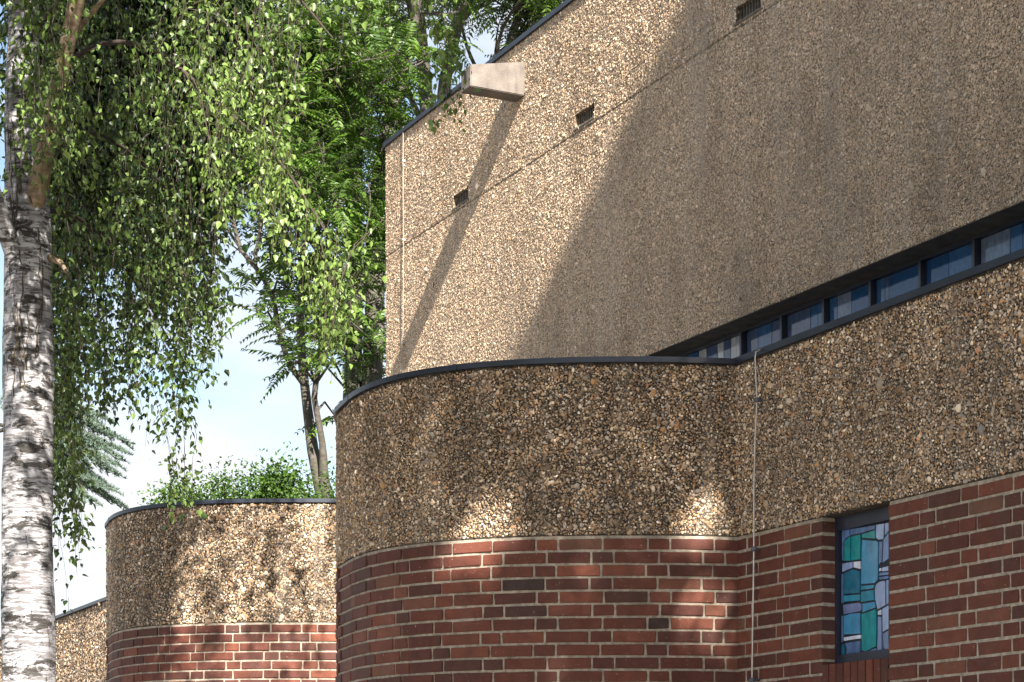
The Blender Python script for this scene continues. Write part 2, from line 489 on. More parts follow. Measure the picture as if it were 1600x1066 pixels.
STONE = np.array([(0.30, 0.235, 0.165), (0.21, 0.155, 0.105), (0.37, 0.30, 0.22), (0.15, 0.118, 0.088), (0.23, 0.215, 0.20), (0.44, 0.40, 0.34), (0.29, 0.185, 0.095), (0.33, 0.31, 0.29), (0.10, 0.085, 0.070), (0.60, 0.56, 0.50), (0.34, 0.20, 0.12), (0.17, 0.175, 0.19)])
STONE_P = np.array([0.15, 0.17, 0.10, 0.14, 0.07, 0.08, 0.08, 0.05, 0.08, 0.045, 0.02, 0.015]); STONE_P /= STONE_P.sum()

def pebble_mesh(name, pos, tan, nor, size, mat, low=False, gain=1.0, flat=1.0, even=0.0):
    n = len(pos)
    V, Fc = (OCT_V, OCT_F) if low else (ICO_V, ICO_F)
    up = np.tile((0, 0, 1.0), (n, 1))
    a = rng.uniform(0, PI, n)[:, None]
    e1 = tan * np.cos(a) + up * np.sin(a); e2 = -tan * np.sin(a) + up * np.cos(a)
    nn = nor + (e1 * rng.normal(0, 0.30, (n, 1)) + e2 * rng.normal(0, 0.30, (n, 1)))
    nn /= np.linalg.norm(nn, axis=1)[:, None]
    e1 = e1 - nn * (e1 * nn).sum(1)[:, None]; e1 /= np.linalg.norm(e1, axis=1)[:, None]
    e2 = np.cross(nn, e1)
    s1 = size * rng.uniform(0.85, 1.35, n); s2 = size * rng.uniform(0.6, 1.0, n); s3 = size * rng.uniform(0.45, 0.8, n) * flat
    J = V[None] * (1 + rng.normal(0, 0.09, (n, len(V), 1)))
    vv = pos[:, None] + J[:, :, 0:1] * (e1 * s1[:, None])[:, None] + J[:, :, 1:2] * (e2 * s2[:, None])[:, None] + J[:, :, 2:3] * (nn * s3[:, None])[:, None]
    ff = Fc[None] + (np.arange(n) * len(V))[:, None, None]
    pick = rng.choice(len(STONE), n, p=STONE_P)
    c = STONE[pick] * rng.uniform(0.6, 1.4, (n, 1)) * gain * np.array((1.07, 0.965, 0.865))
    c = c * (1 - even) + c.mean(0) * even
    tint = np.repeat(c, len(V), axis=0)
    return mesh_np(name, vv.reshape(-1, 3) - np.array(BASE), ff.reshape(-1, 3), 3, mat, True, tint)

def jitter_grid(w, h, g):
    nx, nz = int(w / g), int(h / (g * 0.87))
    X, Z = np.meshgrid(np.arange(nx), np.arange(nz))
    X = (X + 0.5 * (Z % 2)) * g; Z = Z * g * 0.87 + g * 0.4
    X = X.ravel() + rng.uniform(-0.42, 0.42, X.size) * g; Z = Z.ravel() + rng.uniform(-0.42, 0.42, Z.size) * g
    return X, Z

def stone_size(n, g):
    s = g * 0.5 * np.exp(rng.normal(0.02, 0.30, n))
    big = rng.random(n) < 0.035
    s[big] *= rng.uniform(1.3, 1.9, big.sum())
    return s

# --- near and far bay
def pebbles_on_path(path, z0, z1, g, keep, low, nm, gain=1.0):
    q, z = jitter_grid(path.L, z1 - z0, g); q = np.clip(q, 0.01, path.L - 0.01)
    x, y, tx, ty = path.at(q)
    nx, ny = -ty, tx
    cx, cy = path.P.mean(0)
    if ((x - cx) * nx + (y - cy) * ny).mean() < 0: nx, ny = -nx, -ny
    pos = np.c_[x, y, z + z0]; tan = np.c_[tx, ty, np.zeros_like(tx)]; nor = np.c_[nx, ny, np.zeros_like(tx)]
    px, py = project(pos[:, 0], pos[:, 1], pos[:, 2])
    wX = -DX * pos[:, 0] + DY * pos[:, 1]; wY = -DY * pos[:, 0] - DX * pos[:, 1]
    wn = np.c_[-DX * nx + DY * ny, -DY * nx - DX * ny]
    facing = (wn[:, 0] * wX + wn[:, 1] * wY) / np.hypot(wX, wY) < 0.25
    k = keep(px, py) & facing
    pos, tan, nor = pos[k], tan[k], nor[k]
    s = stone_size(len(pos), g)
    pos = pos + nor * (s * rng.uniform(-0.25, 0.35, len(s)))[:, None]
    return pebble_mesh(nm, pos, tan, nor, s, M['pebble_low'], low, gain)

def facing_all(px, py): return (px > -80) & (px < 1680) & (py < 1150)

# --- bricks -------------------------------------------------------
B_L, B_H, B_D, CH = 0.248, 0.0620, 0.115, 0.0773     # brick, course height
JO = 0.014
def brick_mesh(nm, l, h, d, k):
    bm = bmesh.new()
    bmesh.ops.create_cube(bm, size=1)
    r = random.Random(k)
    for vv in bm.verts:
        vv.co = Vector((vv.co.x * l, vv.co.y * d, vv.co.z * h)) + Vector((r.uniform(-1, 1), r.uniform(-1, 1), r.uniform(-1, 1))) * 0.0022
    bmesh.ops.bevel(bm, geom=bm.edges[:], offset=0.0035, segments=1, affect='EDGES')
    me = bpy.data.meshes.new(nm); bm.to_mesh(me); bm.free(); me.materials.append(M['brick'])
    return me
ST = [brick_mesh('brick_stretcher', B_L, B_H, B_D, k) for k in range(6)]
HD = [brick_mesh('brick_header', 0.119, B_H, B_D, 50 + k) for k in range(4)]
BRICK_COUNT = 0
def put_brick(parent, cx, cy, cz, rz, l, proud=0.0):
    global BRICK_COUNT
    BRICK_COUNT += 1
    if abs(l - B_L) < 0.004: me = random.choice(ST)
    elif abs(l - 0.119) < 0.004: me = random.choice(HD)
    else: me = brick_mesh('brick_cut', l, B_H, B_D, random.randint(0, 9999))
    o = link('brick', me, parent, off((cx, cy, cz)))
    o.rotation_euler = (random.gauss(0, 0.004), random.gauss(0, 0.004), rz + random.gauss(0, 0.004))
    return o

def course(row, length):
    """stretcher, stretcher, header; every other course shifted by half the repeat"""
    per = 2 * (B_L + JO) + 0.119 + JO
    q = -per + (row % 2) * per * 0.5 + random.uniform(-0.012, 0.012) - 0.1
    out = []
    while q < length:
        for l in (B_L, B_L, 0.119):
            a, b_ = q, q + l; q = b_ + JO
            if b_ < 0.03 or a > length - 0.03: continue
            out.append((max(a, 0.004), min(b_, length - 0.004)))
    return out

def brick_box_vf(cx, cy, cz, rz, l):
    c, s = math.cos(rz), math.sin(rz)
    v, f = box_vf(-l / 2, l / 2, -B_D / 2, B_D / 2, -B_H / 2, B_H / 2)
    return [(cx + c * p[0] - s * p[1], cy + s * p[0] + c * p[1], cz + p[2]) for p in v], f

N_ROWS = int(Z_BR / CH)
def bricks_bay(path, parent, vis_rows, seen):
    low = MB()
    cx0, cy0 = path.P.mean(0)
    for r in range(N_ROWS):
        z = Z_BR - CH * (r + 0.5)
        for a, b_ in course(r, path.L):
            q = (a + b_) / 2; x, y, tx, ty = [float(t) for t in path.at(q)]
            nx, ny = -ty, tx
            if (x - cx0) * nx + (y - cy0) * ny < 0: nx, ny = -nx, -ny
            l = b_ - a
            # the face of a straight brick lies on the chord: keep its ends flush with the curve
            pr = random.gauss(0, 0.0018)
            bx, by = x - nx * (B_D / 2 - pr - 0.002), y - ny * (B_D / 2 - pr - 0.002)
            rz = math.atan2(-nx, ny) + PI
            wX, wY = to_world(x, y); n2 = to_world(nx, ny)
            fc = (n2[0] * wX + n2[1] * wY) / math.hypot(wX, wY)
            px, py = project(x, y, z)
            if r < vis_rows and fc < 0.12 and seen(px):
                put_brick(parent, bx, by, z, rz, l)
            else:
                low.add(*brick_box_vf(bx, by, z, rz, l))
    part(low, 'brickwork', M['brick'], parent, kind='stuff')

SEEN = {'near': lambda px: px > 400, 'far': lambda px: px < 560}
for path, tag_, near in ((bay1, 'near', True), (bay2, 'far', False)):
    bw = part(curved_wall(path, 0.005, 0.24, 0, Z_BR + 0.012), 'bay_brick_base', M['mortar'])
    bw['label'] = 'red brick base of the near curved bay' if near else 'red brick base of the far curved bay'
    bricks_bay(path, bw, 13 if near else 8, SEEN[tag_])
    bp = part(curved_wall(path, 0.000, 0.23, Z_BR + 0.014, Z_CO), 'bay_pebble_wall', M['cement_low'])
    bp['label'] = 'pebble-faced upper wall of the near curved bay' if near else 'dappled pebble-faced upper wall of the far curved bay'
    g_ = 0.0132 if near else 0.017
    me = pebbles_on_path(path, Z_BR + 0.02, Z_CO - 0.005, g_, (lambda px, py: px > 480) if near else (lambda px, py: px < 580), not near, 'pebbles', 1.35)
    link('pebbles', me, bp, kind='stuff')
    cp = curved_wall(path, -0.022, 0.25, Z_CO, Z_CO + 0.032)
    part(cp, 'bay_coping', M['coping'])
    for q_ in np.arange(0.55, path.L, 1.15):
        x_, y_, tx2_, ty2_ = [float(t_) for t_ in path.at(q_)]
        an_ = math.atan2(ty2_, tx2_)
        sm = MB().box(-0.012, 0.012, -0.15, 0.15, Z_CO - 0.002, Z_CO + 0.0345)
        cs, sn = math.cos(an_), math.sin(an_)
        sgn_ = 1 if ((x_ - path.P[:, 0].mean()) * -ty2_ + (y_ - path.P[:, 1].mean()) * tx2_) > 0 else -1
        nx2, ny2 = -ty2_ * sgn_, tx2_ * sgn_
        sm.v = [(x_ - nx2 * 0.1255 + cs * p_[0] - sn * p_[1], y_ - ny2 * 0.1255 + sn * p_[0] + cs * p_[1], p_[2]) for p_ in sm.v]
        part(sm, 'coping_seam', M['coping'])
    # flat roof inside the parapet
    a, _ = ring(path, 0.2, 60)
    rf = MB(); n = len(a)
    rf.add([(p[0], p[1], Z_CO - 0.10) for p in a] + [(p[0], p[1], Z_CO - 0.25) for p in a], [tuple(range(n)), tuple(range(2 * n - 1, n - 1, -1))])
    part(rf, 'bay_roof', M['roof'])

# --- flat lower wall with the stained glass window -----------------
XR = X_C + 7.5                       # wall runs on past the right of the picture
J0 = wall_x(1284, PL); J1 = wall_x(1388.5, PL)
Z_SILL = wall_z(1290, 1038, PL)
def slab(x0, x1, z0, z1, y0, y1, holes):
    """wall panel with rectangular openings, one closed shell"""
    xs = sorted({x0, x1} | {h[0] for h in holes} | {h[1] for h in holes})
    zs = sorted({z0, z1} | {h[2] for h in holes} | {h[3] for h in holes})
    def solid(i, j):
        if i < 0 or j < 0 or i >= len(xs) - 1 or j >= len(zs) - 1: return False
        cx, cz = (xs[i] + xs[i + 1]) / 2, (zs[j] + zs[j + 1]) / 2
        return not any(h[0] < cx < h[1] and h[2] < cz < h[3] for h in holes)
    mb = MB()
    for i in range(len(xs) - 1):
        for j in range(len(zs) - 1):
            if not solid(i, j): continue
            a, b_, c, d = xs[i], xs[i + 1], zs[j], zs[j + 1]
            mb.add([(a, y0, c), (b_, y0, c), (b_, y0, d), (a, y0, d)], [(0, 1, 2, 3)])
            mb.add([(a, y1, c), (b_, y1, c), (b_, y1, d), (a, y1, d)], [(3, 2, 1, 0)])
            if not solid(i - 1, j): mb.add([(a, y0, c), (a, y0, d), (a, y1, d), (a, y1, c)], [(0, 1, 2, 3)])
            if not solid(i + 1, j): mb.add([(b_, y0, c), (b_, y0, d), (b_, y1, d), (b_, y1, c)], [(3, 2, 1, 0)])
            if not solid(i, j - 1): mb.add([(a, y0, c), (b_, y0, c), (b_, y1, c), (a, y1, c)], [(3, 2, 1, 0)])
            if not solid(i, j + 1): mb.add([(a, y0, d), (b_, y0, d), (b_, y1, d), (a, y1, d)], [(0, 1, 2, 3)])
    return mb

lw = part(slab(X_C - 0.2, XR, 0, Z_BR + 0.012, PL + 0.005, PL + 0.30, [(J0 - 0.003, J1 + 0.003, Z_SILL - 0.262, Z_BR + 0.012)]), 'wall_brick_base', M['mortar'])
lw['label'] = 'red brick base of the flat wall around the stained glass window'
low = MB()
for r in range(N_ROWS):
    z = Z_BR - CH * (r + 0.5)
    for a, b_ in course(r + 1, XR - X_C):
        segs = [(a + X_C, b_ + X_C)]
        if z > Z_SILL - 0.262 and not (b_ + X_C < J0 or a + X_C > J1):
            segs = [(a + X_C, min(b_ + X_C, J0)), (max(a + X_C, J1), b_ + X_C)]
        segs = [list(q_) for q_ in segs]
        if z > Z_SILL - 0.262:
            for q_ in segs:
                if 0 < J0 - q_[1] < 0.082: q_[1] = J0
                if 0 < q_[0] - J1 < 0.082: q_[0] = J1
            segs = [q_ for q_ in segs if not (abs(q_[1] - J0) < 1e-6 and q_[1] - q_[0] < 0.063) and not (abs(q_[0] - J1) < 1e-6 and q_[1] - q_[0] < 0.063)]
        for s0, s1 in segs:
            if s1 - s0 < 0.03: continue
            if s0 < X_C + 0.02 and s1 - s0 < 0.045: continue
            cx = (s0 + s1) / 2; px, py = project(s0, PL, z)
            cy = PL + B_D / 2 - 0.001 + random.gauss(0, 0.0018)
            if px < 1640 and py < 1100: put_brick(lw, cx, cy, z, 0, s1 - s0)
            else: low.add(*brick_box_vf(cx, cy, z, 0, s1 - s0))
part(low, 'brickwork', M['brick'], lw, kind='stuff')
# soldier course under the window
ns = 9; w_ = (J1 - J0) / ns
SOLD = [brick_mesh('brick_soldier', w_ - 0.012, 0.245, B_D, 200 + k) for k in range(4)]
for i in range(ns):
    o = link('sill_brick', random.choice(SOLD), lw, off((J0 + (i + 0.5) * w_, PL + B_D / 2 - 0.004 + random.gauss(0, 0.001), Z_SILL - 0.1245)))
part(MB().box(J0 - 0.002, J1 + 0.002, PL + 0.012, PL + 0.2, Z_SILL - 0.255, Z_SILL - 0.012), 'sill_mortar', M['mortar'], lw)

pw = part(MB().box(X_C - 0.01, XR, PL - 0.004, PL + 0.29, Z_BR + 0.014, Z_CO), 'wall_pebble_band', M['cement_low'])
pw['label'] = 'brown pebble-faced band above the brick of the flat wall'
flat = Path([(X_C, PL - 0.004), (X_C + 4.2, PL - 0.004)])
def pebbles_flat(x0, x1, z0, z1, yp, g, keep, mat, low, gain=1.0, spare=(), flat=1.0, even=0.0):
    x, z = jitter_grid(x1 - x0, z1 - z0, g); x += x0; z += z0
    px, py = project(x, yp, z); k = keep(px, py)
    for h in spare: k &= ~((x > h[0]) & (x < h[1]) & (z > h[2]) & (z < h[3]))
    x, z = x[k], z[k]; n = len(x)
    s = stone_size(n, g)
    pos = np.c_[x, yp - s * rng.uniform(-0.25, 0.35, n) * flat, z]
    return pebble_mesh('pebbles', pos, np.tile((1.0, 0, 0), (n, 1)), np.tile((0, -1.0, 0), (n, 1)), s, mat, low, gain, flat, even)
link('pebbles', pebbles_flat(X_C + 0.004, XR, Z_BR + 0.02, Z_CO - 0.005, PL - 0.004, 0.0132, lambda px, py: px < 1660, M['pebble_low'], False, 1.6), pw, kind='stuff')
part(MB().box(X_C - 0.02, XR, PL - 0.026, PL + 0.31, Z_CO, Z_CO + 0.038), 'wall_coping', M['coping'])
# wall on behind the bays, to the far left
XL = X_C - 26.0
far_x1 = X_C + BAY_SHIFT - 2.2
fw = part(MB().box(XL, X_C - 0.25, PL + 0.01, PL + 0.28, Z_BR + 0.014, Z_CO), 'far_pebble_wall', M['cement_low'])
fw['label'] = 'distant pebble-faced wall beyond the far bay'
link('pebbles', pebbles_flat(XL, X_C - 6, Z_BR + 0.02, Z_CO - 0.005, PL + 0.01, 0.024, lambda px, py: (px > -40) & (px < 200), M['pebble_low'], True, 1.4), fw, kind='stuff')
part(MB().box(XL, X_C - 0.25, PL + 0.02, PL + 0.27, 0, Z_BR + 0.012), 'far_brick_base', M['brick'])
part(MB().box(XL, X_C - 0.26, PL - 0.02, PL + 0.30, Z_CO, Z_CO + 0.04), 'far_coping', M['coping'])

# --- stained glass window
win = part(MB(), 'stained_glass_window', M['frame']) if False else None
GY = PL + 0.118
fr = MB()
zt, zb = Z_BR + 0.012, Z_SILL - 0.012
fy0, fy1 = PL + 0.088, PL + 0.15
G0 = wall_x(1314, GY); G1 = J1 + 0.06
FX0 = J0 - 0.04
ztop_g = wall_z(1388, 814, GY)
zbot_g = wall_z(1314, 1024, GY)
fr.box(FX0, G0, fy0, fy1, zb, zt)                          # left stile
fr.box(G1, G1 + 0.05, fy0, fy1, zb, zt)                    # right stile
fr.box(G0 + 0.0005, G1 - 0.0005, fy0 + 0.003, fy1, ztop_g, zt)     # head
fr.box(G0 + 0.0005, G1 - 0.0005, fy0 + 0.003, fy1, zb, zbot_g)     # sill rail
win = part(fr, 'stained_glass_window', M['frame'])
win['label'] = 'blue and teal stained glass window in a dark frame'
part(MB().box(G0 + 0.001, G1 - 0.001, GY + 0.004, GY + 0.02, zbot_g + 0.001, ztop_g - 0.001), 'lead_backing', M['lead'], win)
SG = [('peri', [(203, 213), (245, 205), (245, 243), (215, 265), (203, 290)]),
 ('slate', [(250, 204), (388, 182), (388, 206), (312, 228), (250, 241)]),
 ('slate', [(203, 298), (211, 280), (208, 382), (203, 384)]),
 ('teal', [(219, 268), (250, 246), (250, 383), (213, 385)]), ('teal', [(254, 246), (306, 234), (306, 376), (254, 383)]),
 ('teal', [(315, 232), (388, 210), (388, 260), (315, 256)]), ('light', [(395, 180), (440, 172), (436, 262), (408, 266), (394, 255)]),
 ('lav', [(445, 172), (466, 168), (466, 215), (445, 240)]), ('blue', [(315, 264), (400, 270), (405, 276), (405, 490), (385, 510), (310, 517)]),
 ('slate', [(411, 275), (432, 272), (427, 390), (410, 405)]), ('peri', [(437, 264), (466, 222), (466, 372), (431, 396)]),
 ('lav', [(203, 398), (264, 388), (264, 422), (203, 448)]), ('white', [(269, 388), (306, 384), (306, 430), (269, 422)]),
 ('deep', [(215, 452), (262, 430), (304, 440), (304, 565), (213, 572)]), ('cyan', [(213, 578), (304, 571), (304, 607), (213, 616)]),
 ('cyan', [(310, 523), (385, 517), (380, 540), (310, 549)]), ('cyan', [(310, 556), (380, 546), (384, 606), (310, 617)]),
 ('grey', [(208, 630), (300, 617), (312, 625), (312, 660), (304, 669), (212, 686)]), ('blue', [(318, 623), (387, 612), (391, 648), (318, 675)]),
 ('blue', [(213, 694), (250, 679), (304, 676), (304, 794), (215, 800)]), ('white', [(213, 813), (308, 798), (308, 821), (213, 836)]),
 ('slate', [(218, 846), (304, 832), (304, 905), (226, 912), (228, 875)]), ('teal', [(312, 683), (393, 655), (399, 740), (394, 866), (330, 897), (312, 888)]),
 ('lav', [(393, 517), (415, 500), (440, 494), (447, 500), (446, 634), (402, 658), (389, 600), (388, 545)]),
 ('white', [(404, 666), (424, 656), (424, 689), (404, 689)]), ('lav', [(404, 696), (424, 696), (427, 882), (400, 896), (403, 800)]),
 ('light', [(430, 652), (466, 632), (466, 766), (432, 785)]), ('slate', [(432, 793), (466, 773), (466, 890), (436, 878)]),
 ('white', [(412, 426), (424, 422), (424, 441), (412, 444)]), ('light', [(428, 421), (466, 411), (466, 440), (428, 445)]),
 ('peri', [(412, 450), (466, 446), (466, 462), (412, 468)]), ('peri', [(412, 474), (466, 467), (466, 484), (412, 490)]),
 ('slate', [(200, 456), (210, 454), (208, 622), (200, 624)]), ('slate', [(200, 692), (209, 690), (209, 836), (200, 846)]),
 ('light', [(452, 492), (466, 489), (466, 622), (451, 632)]), ('peri', [(330, 902), (394, 872), (396, 898), (330, 908)]),
 ('deep', [(200, 853), (212, 850), (220, 880), (216, 912), (200, 914)]), ('slate', [(203, 205), (240, 199), (240, 202), (203, 209)])]
for key, poly in SG:
    P = []
    for zx, zy in poly:
        px, py = 1260 + zx / 3.6, 770 + zy / 3.601
        P.append((wall_x(px, GY), wall_z(px, py, GY)))
    n = len(P)
    cxm = sum(p[0] for p in P) / n; czm = sum(p[1] for p in P) / n
    P = [(cxm + (p[0] - cxm) * (1 - min(0.2, 0.0018 / max(0.006, abs(p[0] - cxm)))), czm + (p[1] - czm) * (1 - min(0.2, 0.0018 / max(0.006, abs(p[1] - czm))))) for p in P]
    tlt = random.gauss(0, 0.012); tl2 = random.gauss(0, 0.008)
    yf = lambda p: GY - 0.004 + (p[0] - cxm) * tlt + (p[1] - czm) * tl2
    v = [(p[0], yf(p), p[1]) for p in P] + [(p[0], GY + 0.006, p[1]) for p in P]
    f = [tuple(range(n - 1, -1, -1)), tuple(range(n, 2 * n))] + [(i, (i + 1) % n, n + (i + 1) % n, n + i) for i in range(n)]
    part(MB().add(v, f), 'glass_piece', M['g_' + key], win)

# --- upper wall
XUR = 1.0                                   # runs on past the picture
vents = []
for px in (720.5, 914, 1170):
    xc = wall_x(px, PU)
    vents.append((xc - 0.205, xc + 0.205, Z_JT + 0.045, Z_JT + 0.185))
UF = PU - 0.004
up = part(slab(X_END, XUR, Z_JT, Z_TOP, UF, PU + 0.40, vents), 'upper_wall_top_band', M['cement_up'])
up['label'] = 'upper pebble-faced concrete band with small vents and spout'
dn = part(MB().box(X_END, XUR, PU, PU + 0.23, Z_SO, Z_JT), 'upper_wall', M['cement_up'])
dn['label'] = 'tall brown pebble-faced concrete wall above the window strip'
GU = 0.0165
def keep_up(px, py):
    cop = np.interp(px, [500, 530, 600, 700, 800, 1000, 1150, 1600], [640, 640, 605, 585, 575, 570, 575, 420])
    return (px < 1680) & (py > -60) & (py < cop + 70)
link('pebbles', pebbles_flat(X_END + 0.01, XUR, Z_JT + 0.006, Z_TOP - 0.004, UF, GU, keep_up, M['pebble_up'], True, 2.1, vents, 0.7, 0.5), up, kind='stuff')
link('pebbles', pebbles_flat(X_END + 0.01, XUR, Z_SO + 0.004, Z_JT - 0.012, PU, GU * 0.95, keep_up, M['pebble_up'], True, 2.15, (), 0.55, 0.66), dn, kind='stuff')
part(MB().box(X_END - 0.02, XUR, UF - 0.03, PU + 0.5, Z_TOP, Z_TOP + 0.05), 'roof_edge', M['coping'])
part(MB().box(X_END, XUR, PU + 0.002, PU + 0.40, Z_SO - 0.004, Z_SO - 0.001), 'soffit', M['soffit'])
part(MB().box(X_END, X_END + 0.3, PU + 0.235, PU + 9, 0, Z_TOP - 0.01), 'end_wall', M['cement_up'])
part(MB().box(X_END + 0.02, XUR, PU + 0.42, PU + 9, Z_TOP - 0.3, Z_TOP - 0.02), 'nave_roof', M['roof'])
part(MB().box(X_END + 0.31, XUR, PU + 1.2, PU + 1.4, 0, Z_TOP - 0.31), 'nave_inner_wall', M['dark'])
# aisle roof between lower and upper wall
part(MB().box(X_END + 0.31, XUR, PL + 0.29, PU + 0.5, Z_CO - 0.30, Z_CO - 0.12), 'aisle_roof', M['roof'])
for h in vents:
    fm = part(slab(h[0] - 0.02, h[1] + 0.02, h[2] - 0.02, h[3] + 0.02, PU + 0.10, PU + 0.12, []), 'vent', M['dark'], church)
    n = 9
    for i in range(n):
        xx = h[0] + (i + 0.5) * (h[1] - h[0]) / n
        fo = part(MB().box(xx - 0.006, xx + 0.006, PU + 0.035, PU + 0.099, h[2] + 0.001, h[3] - 0.001), 'vent_slat', M['fin'], fm)
    part(MB().box(h[0] - 0.02, h[1] + 0.015, UF - 0.012, PU + 0.03, h[2] - 0.02, h[2] - 0.001), 'vent_ledge', M['fin'], fm)

# --- water spout
SX1 = wall_x(821, PU)
z0s = wall_z(820, 150.7, PU)
LW = 0.64
x1, x0 = SX1, SX1 - 0.235
bm = bmesh.new()
co = [(x0, UF + 0.05, z0s), (x1, UF + 0.05, z0s), (x1, UF + 0.05, z0s + 0.375), (x0, UF + 0.05, z0s + 0.375),
      (x0 - 0.01, UF - LW, z0s + 0.005), (x1 - 0.0, UF - LW, z0s + 0.005), (x1 - 0.0, UF - LW, z0s + 0.235), (x0 - 0.01, UF - LW, z0s + 0.235)]
vs = [bm.verts.new(off(c)) for c in co]
for q in ((3, 2, 1, 0), (4, 5, 6, 7), (0, 1, 5, 4), (1, 2, 6, 5), (2, 3, 7, 6), (3, 0, 4, 7)): bm.faces.new([vs[i] for i in q])
bmesh.ops.bevel(bm, geom=bm.edges[:], offset=0.008, segments=2, affect='EDGES')
bmesh.ops.recalc_face_normals(bm, faces=bm.faces[:])
me = bpy.data.meshes.new('water_spout'); bm.to_mesh(me); bm.free(); me.materials.append(M['spout'])
sp = link('water_spout', me, church); sp['label'] = 'tapered pale concrete water spout jutting from the upper wall'
part(MB().box(x0 + 0.085, x0 + 0.135, UF - LW - 0.004, UF - LW + 0.05, z0s + 0.11, z0s + 0.20), 'spout_hole', M['dark'], sp)

# --- clerestory strip
CY = PU + 0.245
mull = [1160, 1223, 1289, 1362, 1440, 1524, 1612, 1705]
zb_c, zt_c = Z_CO - 0.11, Z_SO - 0.006
cf = MB()
cf.box(X_END + 0.32, XUR, CY - 0.012, CY + 0.10, zt_c - 0.028, zt_c)
cf.box(X_END + 0.32, XUR, CY - 0.012, CY + 0.10, zb_c, zb_c + 0.12)
cst = part(cf, 'clerestory_strip', M['frame']); cst['label'] = 'long strip of dark blue windows under the upper wall'
edges = [wall_x(p, CY) for p in [1030] + mull]
for p in mull:
    xm = wall_x(p, CY)
    part(MB().box(xm - 0.015, xm + 0.015, CY - 0.022, CY + 0.09, zb_c + 0.121, zt_c - 0.029), 'mullion', M['frame'], cst)
units = [[(1030, 1066, 'ink'), (1067, 1087, 'navy'), (1088, 1099, 'milk'), (1100, 1116, 'violet'), (1117, 1126, 'milk'), (1127, 1137, 'violet'), (1138, 1146, 'milk'), (1146.5, 1153, 'milk')],
         [(1163, 1180, 'violet'), (1180.5, 1201, 'mid'), (1202, 1215, 'violet'), (1215.5, 1220, 'pale')],
         [(1226, 1262, 'violet'), (1262.6, 1273, 'mid'), (1273.6, 1286, 'mid')],
         [(1292, 1304, 'mid'), (1304.6, 1325, 'pale'), (1325.8, 1359, 'navy')],
         [(1365, 1378, 'mid'), (1378.6, 1384, 'violet'), (1384.6, 1437, 'navy')],
         [(1443, 1477, 'navy'), (1477.8, 1521, 'mid')],
         [(1528, 1573, 'pale'), (1574, 1592, 'mid'), (1592.6, 1608, 'navy')],
         [(1616, 1660, 'navy'), (1661, 1700, 'mid')]]
for un in units:
    for a, b_, key in un:
        xa, xb = wall_x(a, CY), wall_x(b_, CY)
        t_ = random.gauss(0, 0.004)
        v, f = box_vf(xa, xb, CY + 0.03, CY + 0.038, zb_c + 0.122, zt_c - 0.03)
        v = [(p[0], p[1] + (p[0] - xa) * t_, p[2]) for p in v]
        part(MB().add(v, f), 'window_pane', M['c_' + key], cst)
part(MB().box(X_END + 0.33, XUR - 0.01, CY + 0.05, CY + 0.06, zb_c + 0.13, zt_c - 0.11), 'lead_backing', M['lead'], cst)
part(MB().box(wall_x(1262.3, CY) - 0.34, wall_x(1286, CY), CY + 0.022, CY + 0.029, EYE + 3.93, EYE + 3.945), 'glazing_bar', M['lead'], cst)
part(MB().box(wall_x(1325.5, CY), wall_x(1359, CY), CY + 0.022, CY + 0.029, EYE + 3.99, EYE + 4.00), 'glazing_bar', M['lead'], cst)

# --- lightning conductors
def lp(px, py, yp): return (wall_x(px, yp), yp, wall_z(px, py, yp))
yw = PL - 0.045
pts = [lp(1207, 543, PL + 0.15), lp(1186, 547, yw), lp(1181, 550, yw), lp(1180, 560, yw), lp(1181, 590, yw), lp(1183, 625, yw), lp(1180, 680, yw), lp(1178, 760, yw), lp(1178, 858, yw), lp(1176.5, 960, yw), lp(1175, 1063, yw)]
base1 = to_world(pts[-1][0], pts[-1][1])
pts.append((pts[-1][0], yw, 0.0))
lc = thing('lightning_conductor', 'thin grey metal wire running down the flat wall beside the near bay', 'wire', (wx, wy, 0), ROTZ, 'lightning conductors on the church')
part(MB().tube(pts, 0.0048, 6), 'wire', M['steel'], lc, True)
for px, py in ((1183, 625), (1178, 858), (1175, 1063)):
    p = lp(px, py, yw)
    part(MB().tube([(p[0], p[1], p[2] - 0.014), (p[0], p[1], p[2] - 0.008), (p[0], p[1], p[2] + 0.008), (p[0], p[1], p[2] + 0.014)], [0.009, 0.019, 0.019, 0.009], 10).tube([(p[0], p[1], p[2]), (p[0], PL + 0.01, p[2])], 0.008, 6), 'clip', M['clip'], lc, True)
lc2 = thing('lightning_conductor', 'thin pale vertical wire near the left end of the upper wall', 'wire', (wx, wy, 0), ROTZ, 'lightning conductors on the church')
yw = PU - 0.028
p0 = lp(630, 205, yw); p0 = (p0[0], yw, Z_TOP + 0.06)
xx = p0[0]
part(MB().tube([(xx, PU + 0.1, Z_TOP + 0.062), (xx, yw, Z_TOP + 0.06), (xx, yw, Z_TOP - 0.8), (xx + 0.012, yw, Z_JT), (xx - 0.01, yw, Z_JT - 1.2), (xx, yw, Z_SO + 0.1)], 0.005, 6), 'wire', M['wire_dull'], lc2, True)
for zz in (Z_TOP - 0.35, Z_JT + 0.05, Z_JT - 1.2):
    part(MB().box(xx - 0.012, xx + 0.012, yw - 0.012, PU + 0.01, zz - 0.012, zz + 0.012), 'clip', M['steel'], lc2)
rod = thing('lightning_rod', 'tiny thin rod standing on the distant wall coping', 'rod', (wx, wy, 0), ROTZ)
xr_ = wall_x(107, PL + 0.1)
part(MB().tube([(xr_, PL + 0.1, Z_CO + 0.02), (xr_, PL + 0.1, Z_CO + 0.27)], [0.006, 0.004], 6), 'rod_shaft', M['clip'], rod)

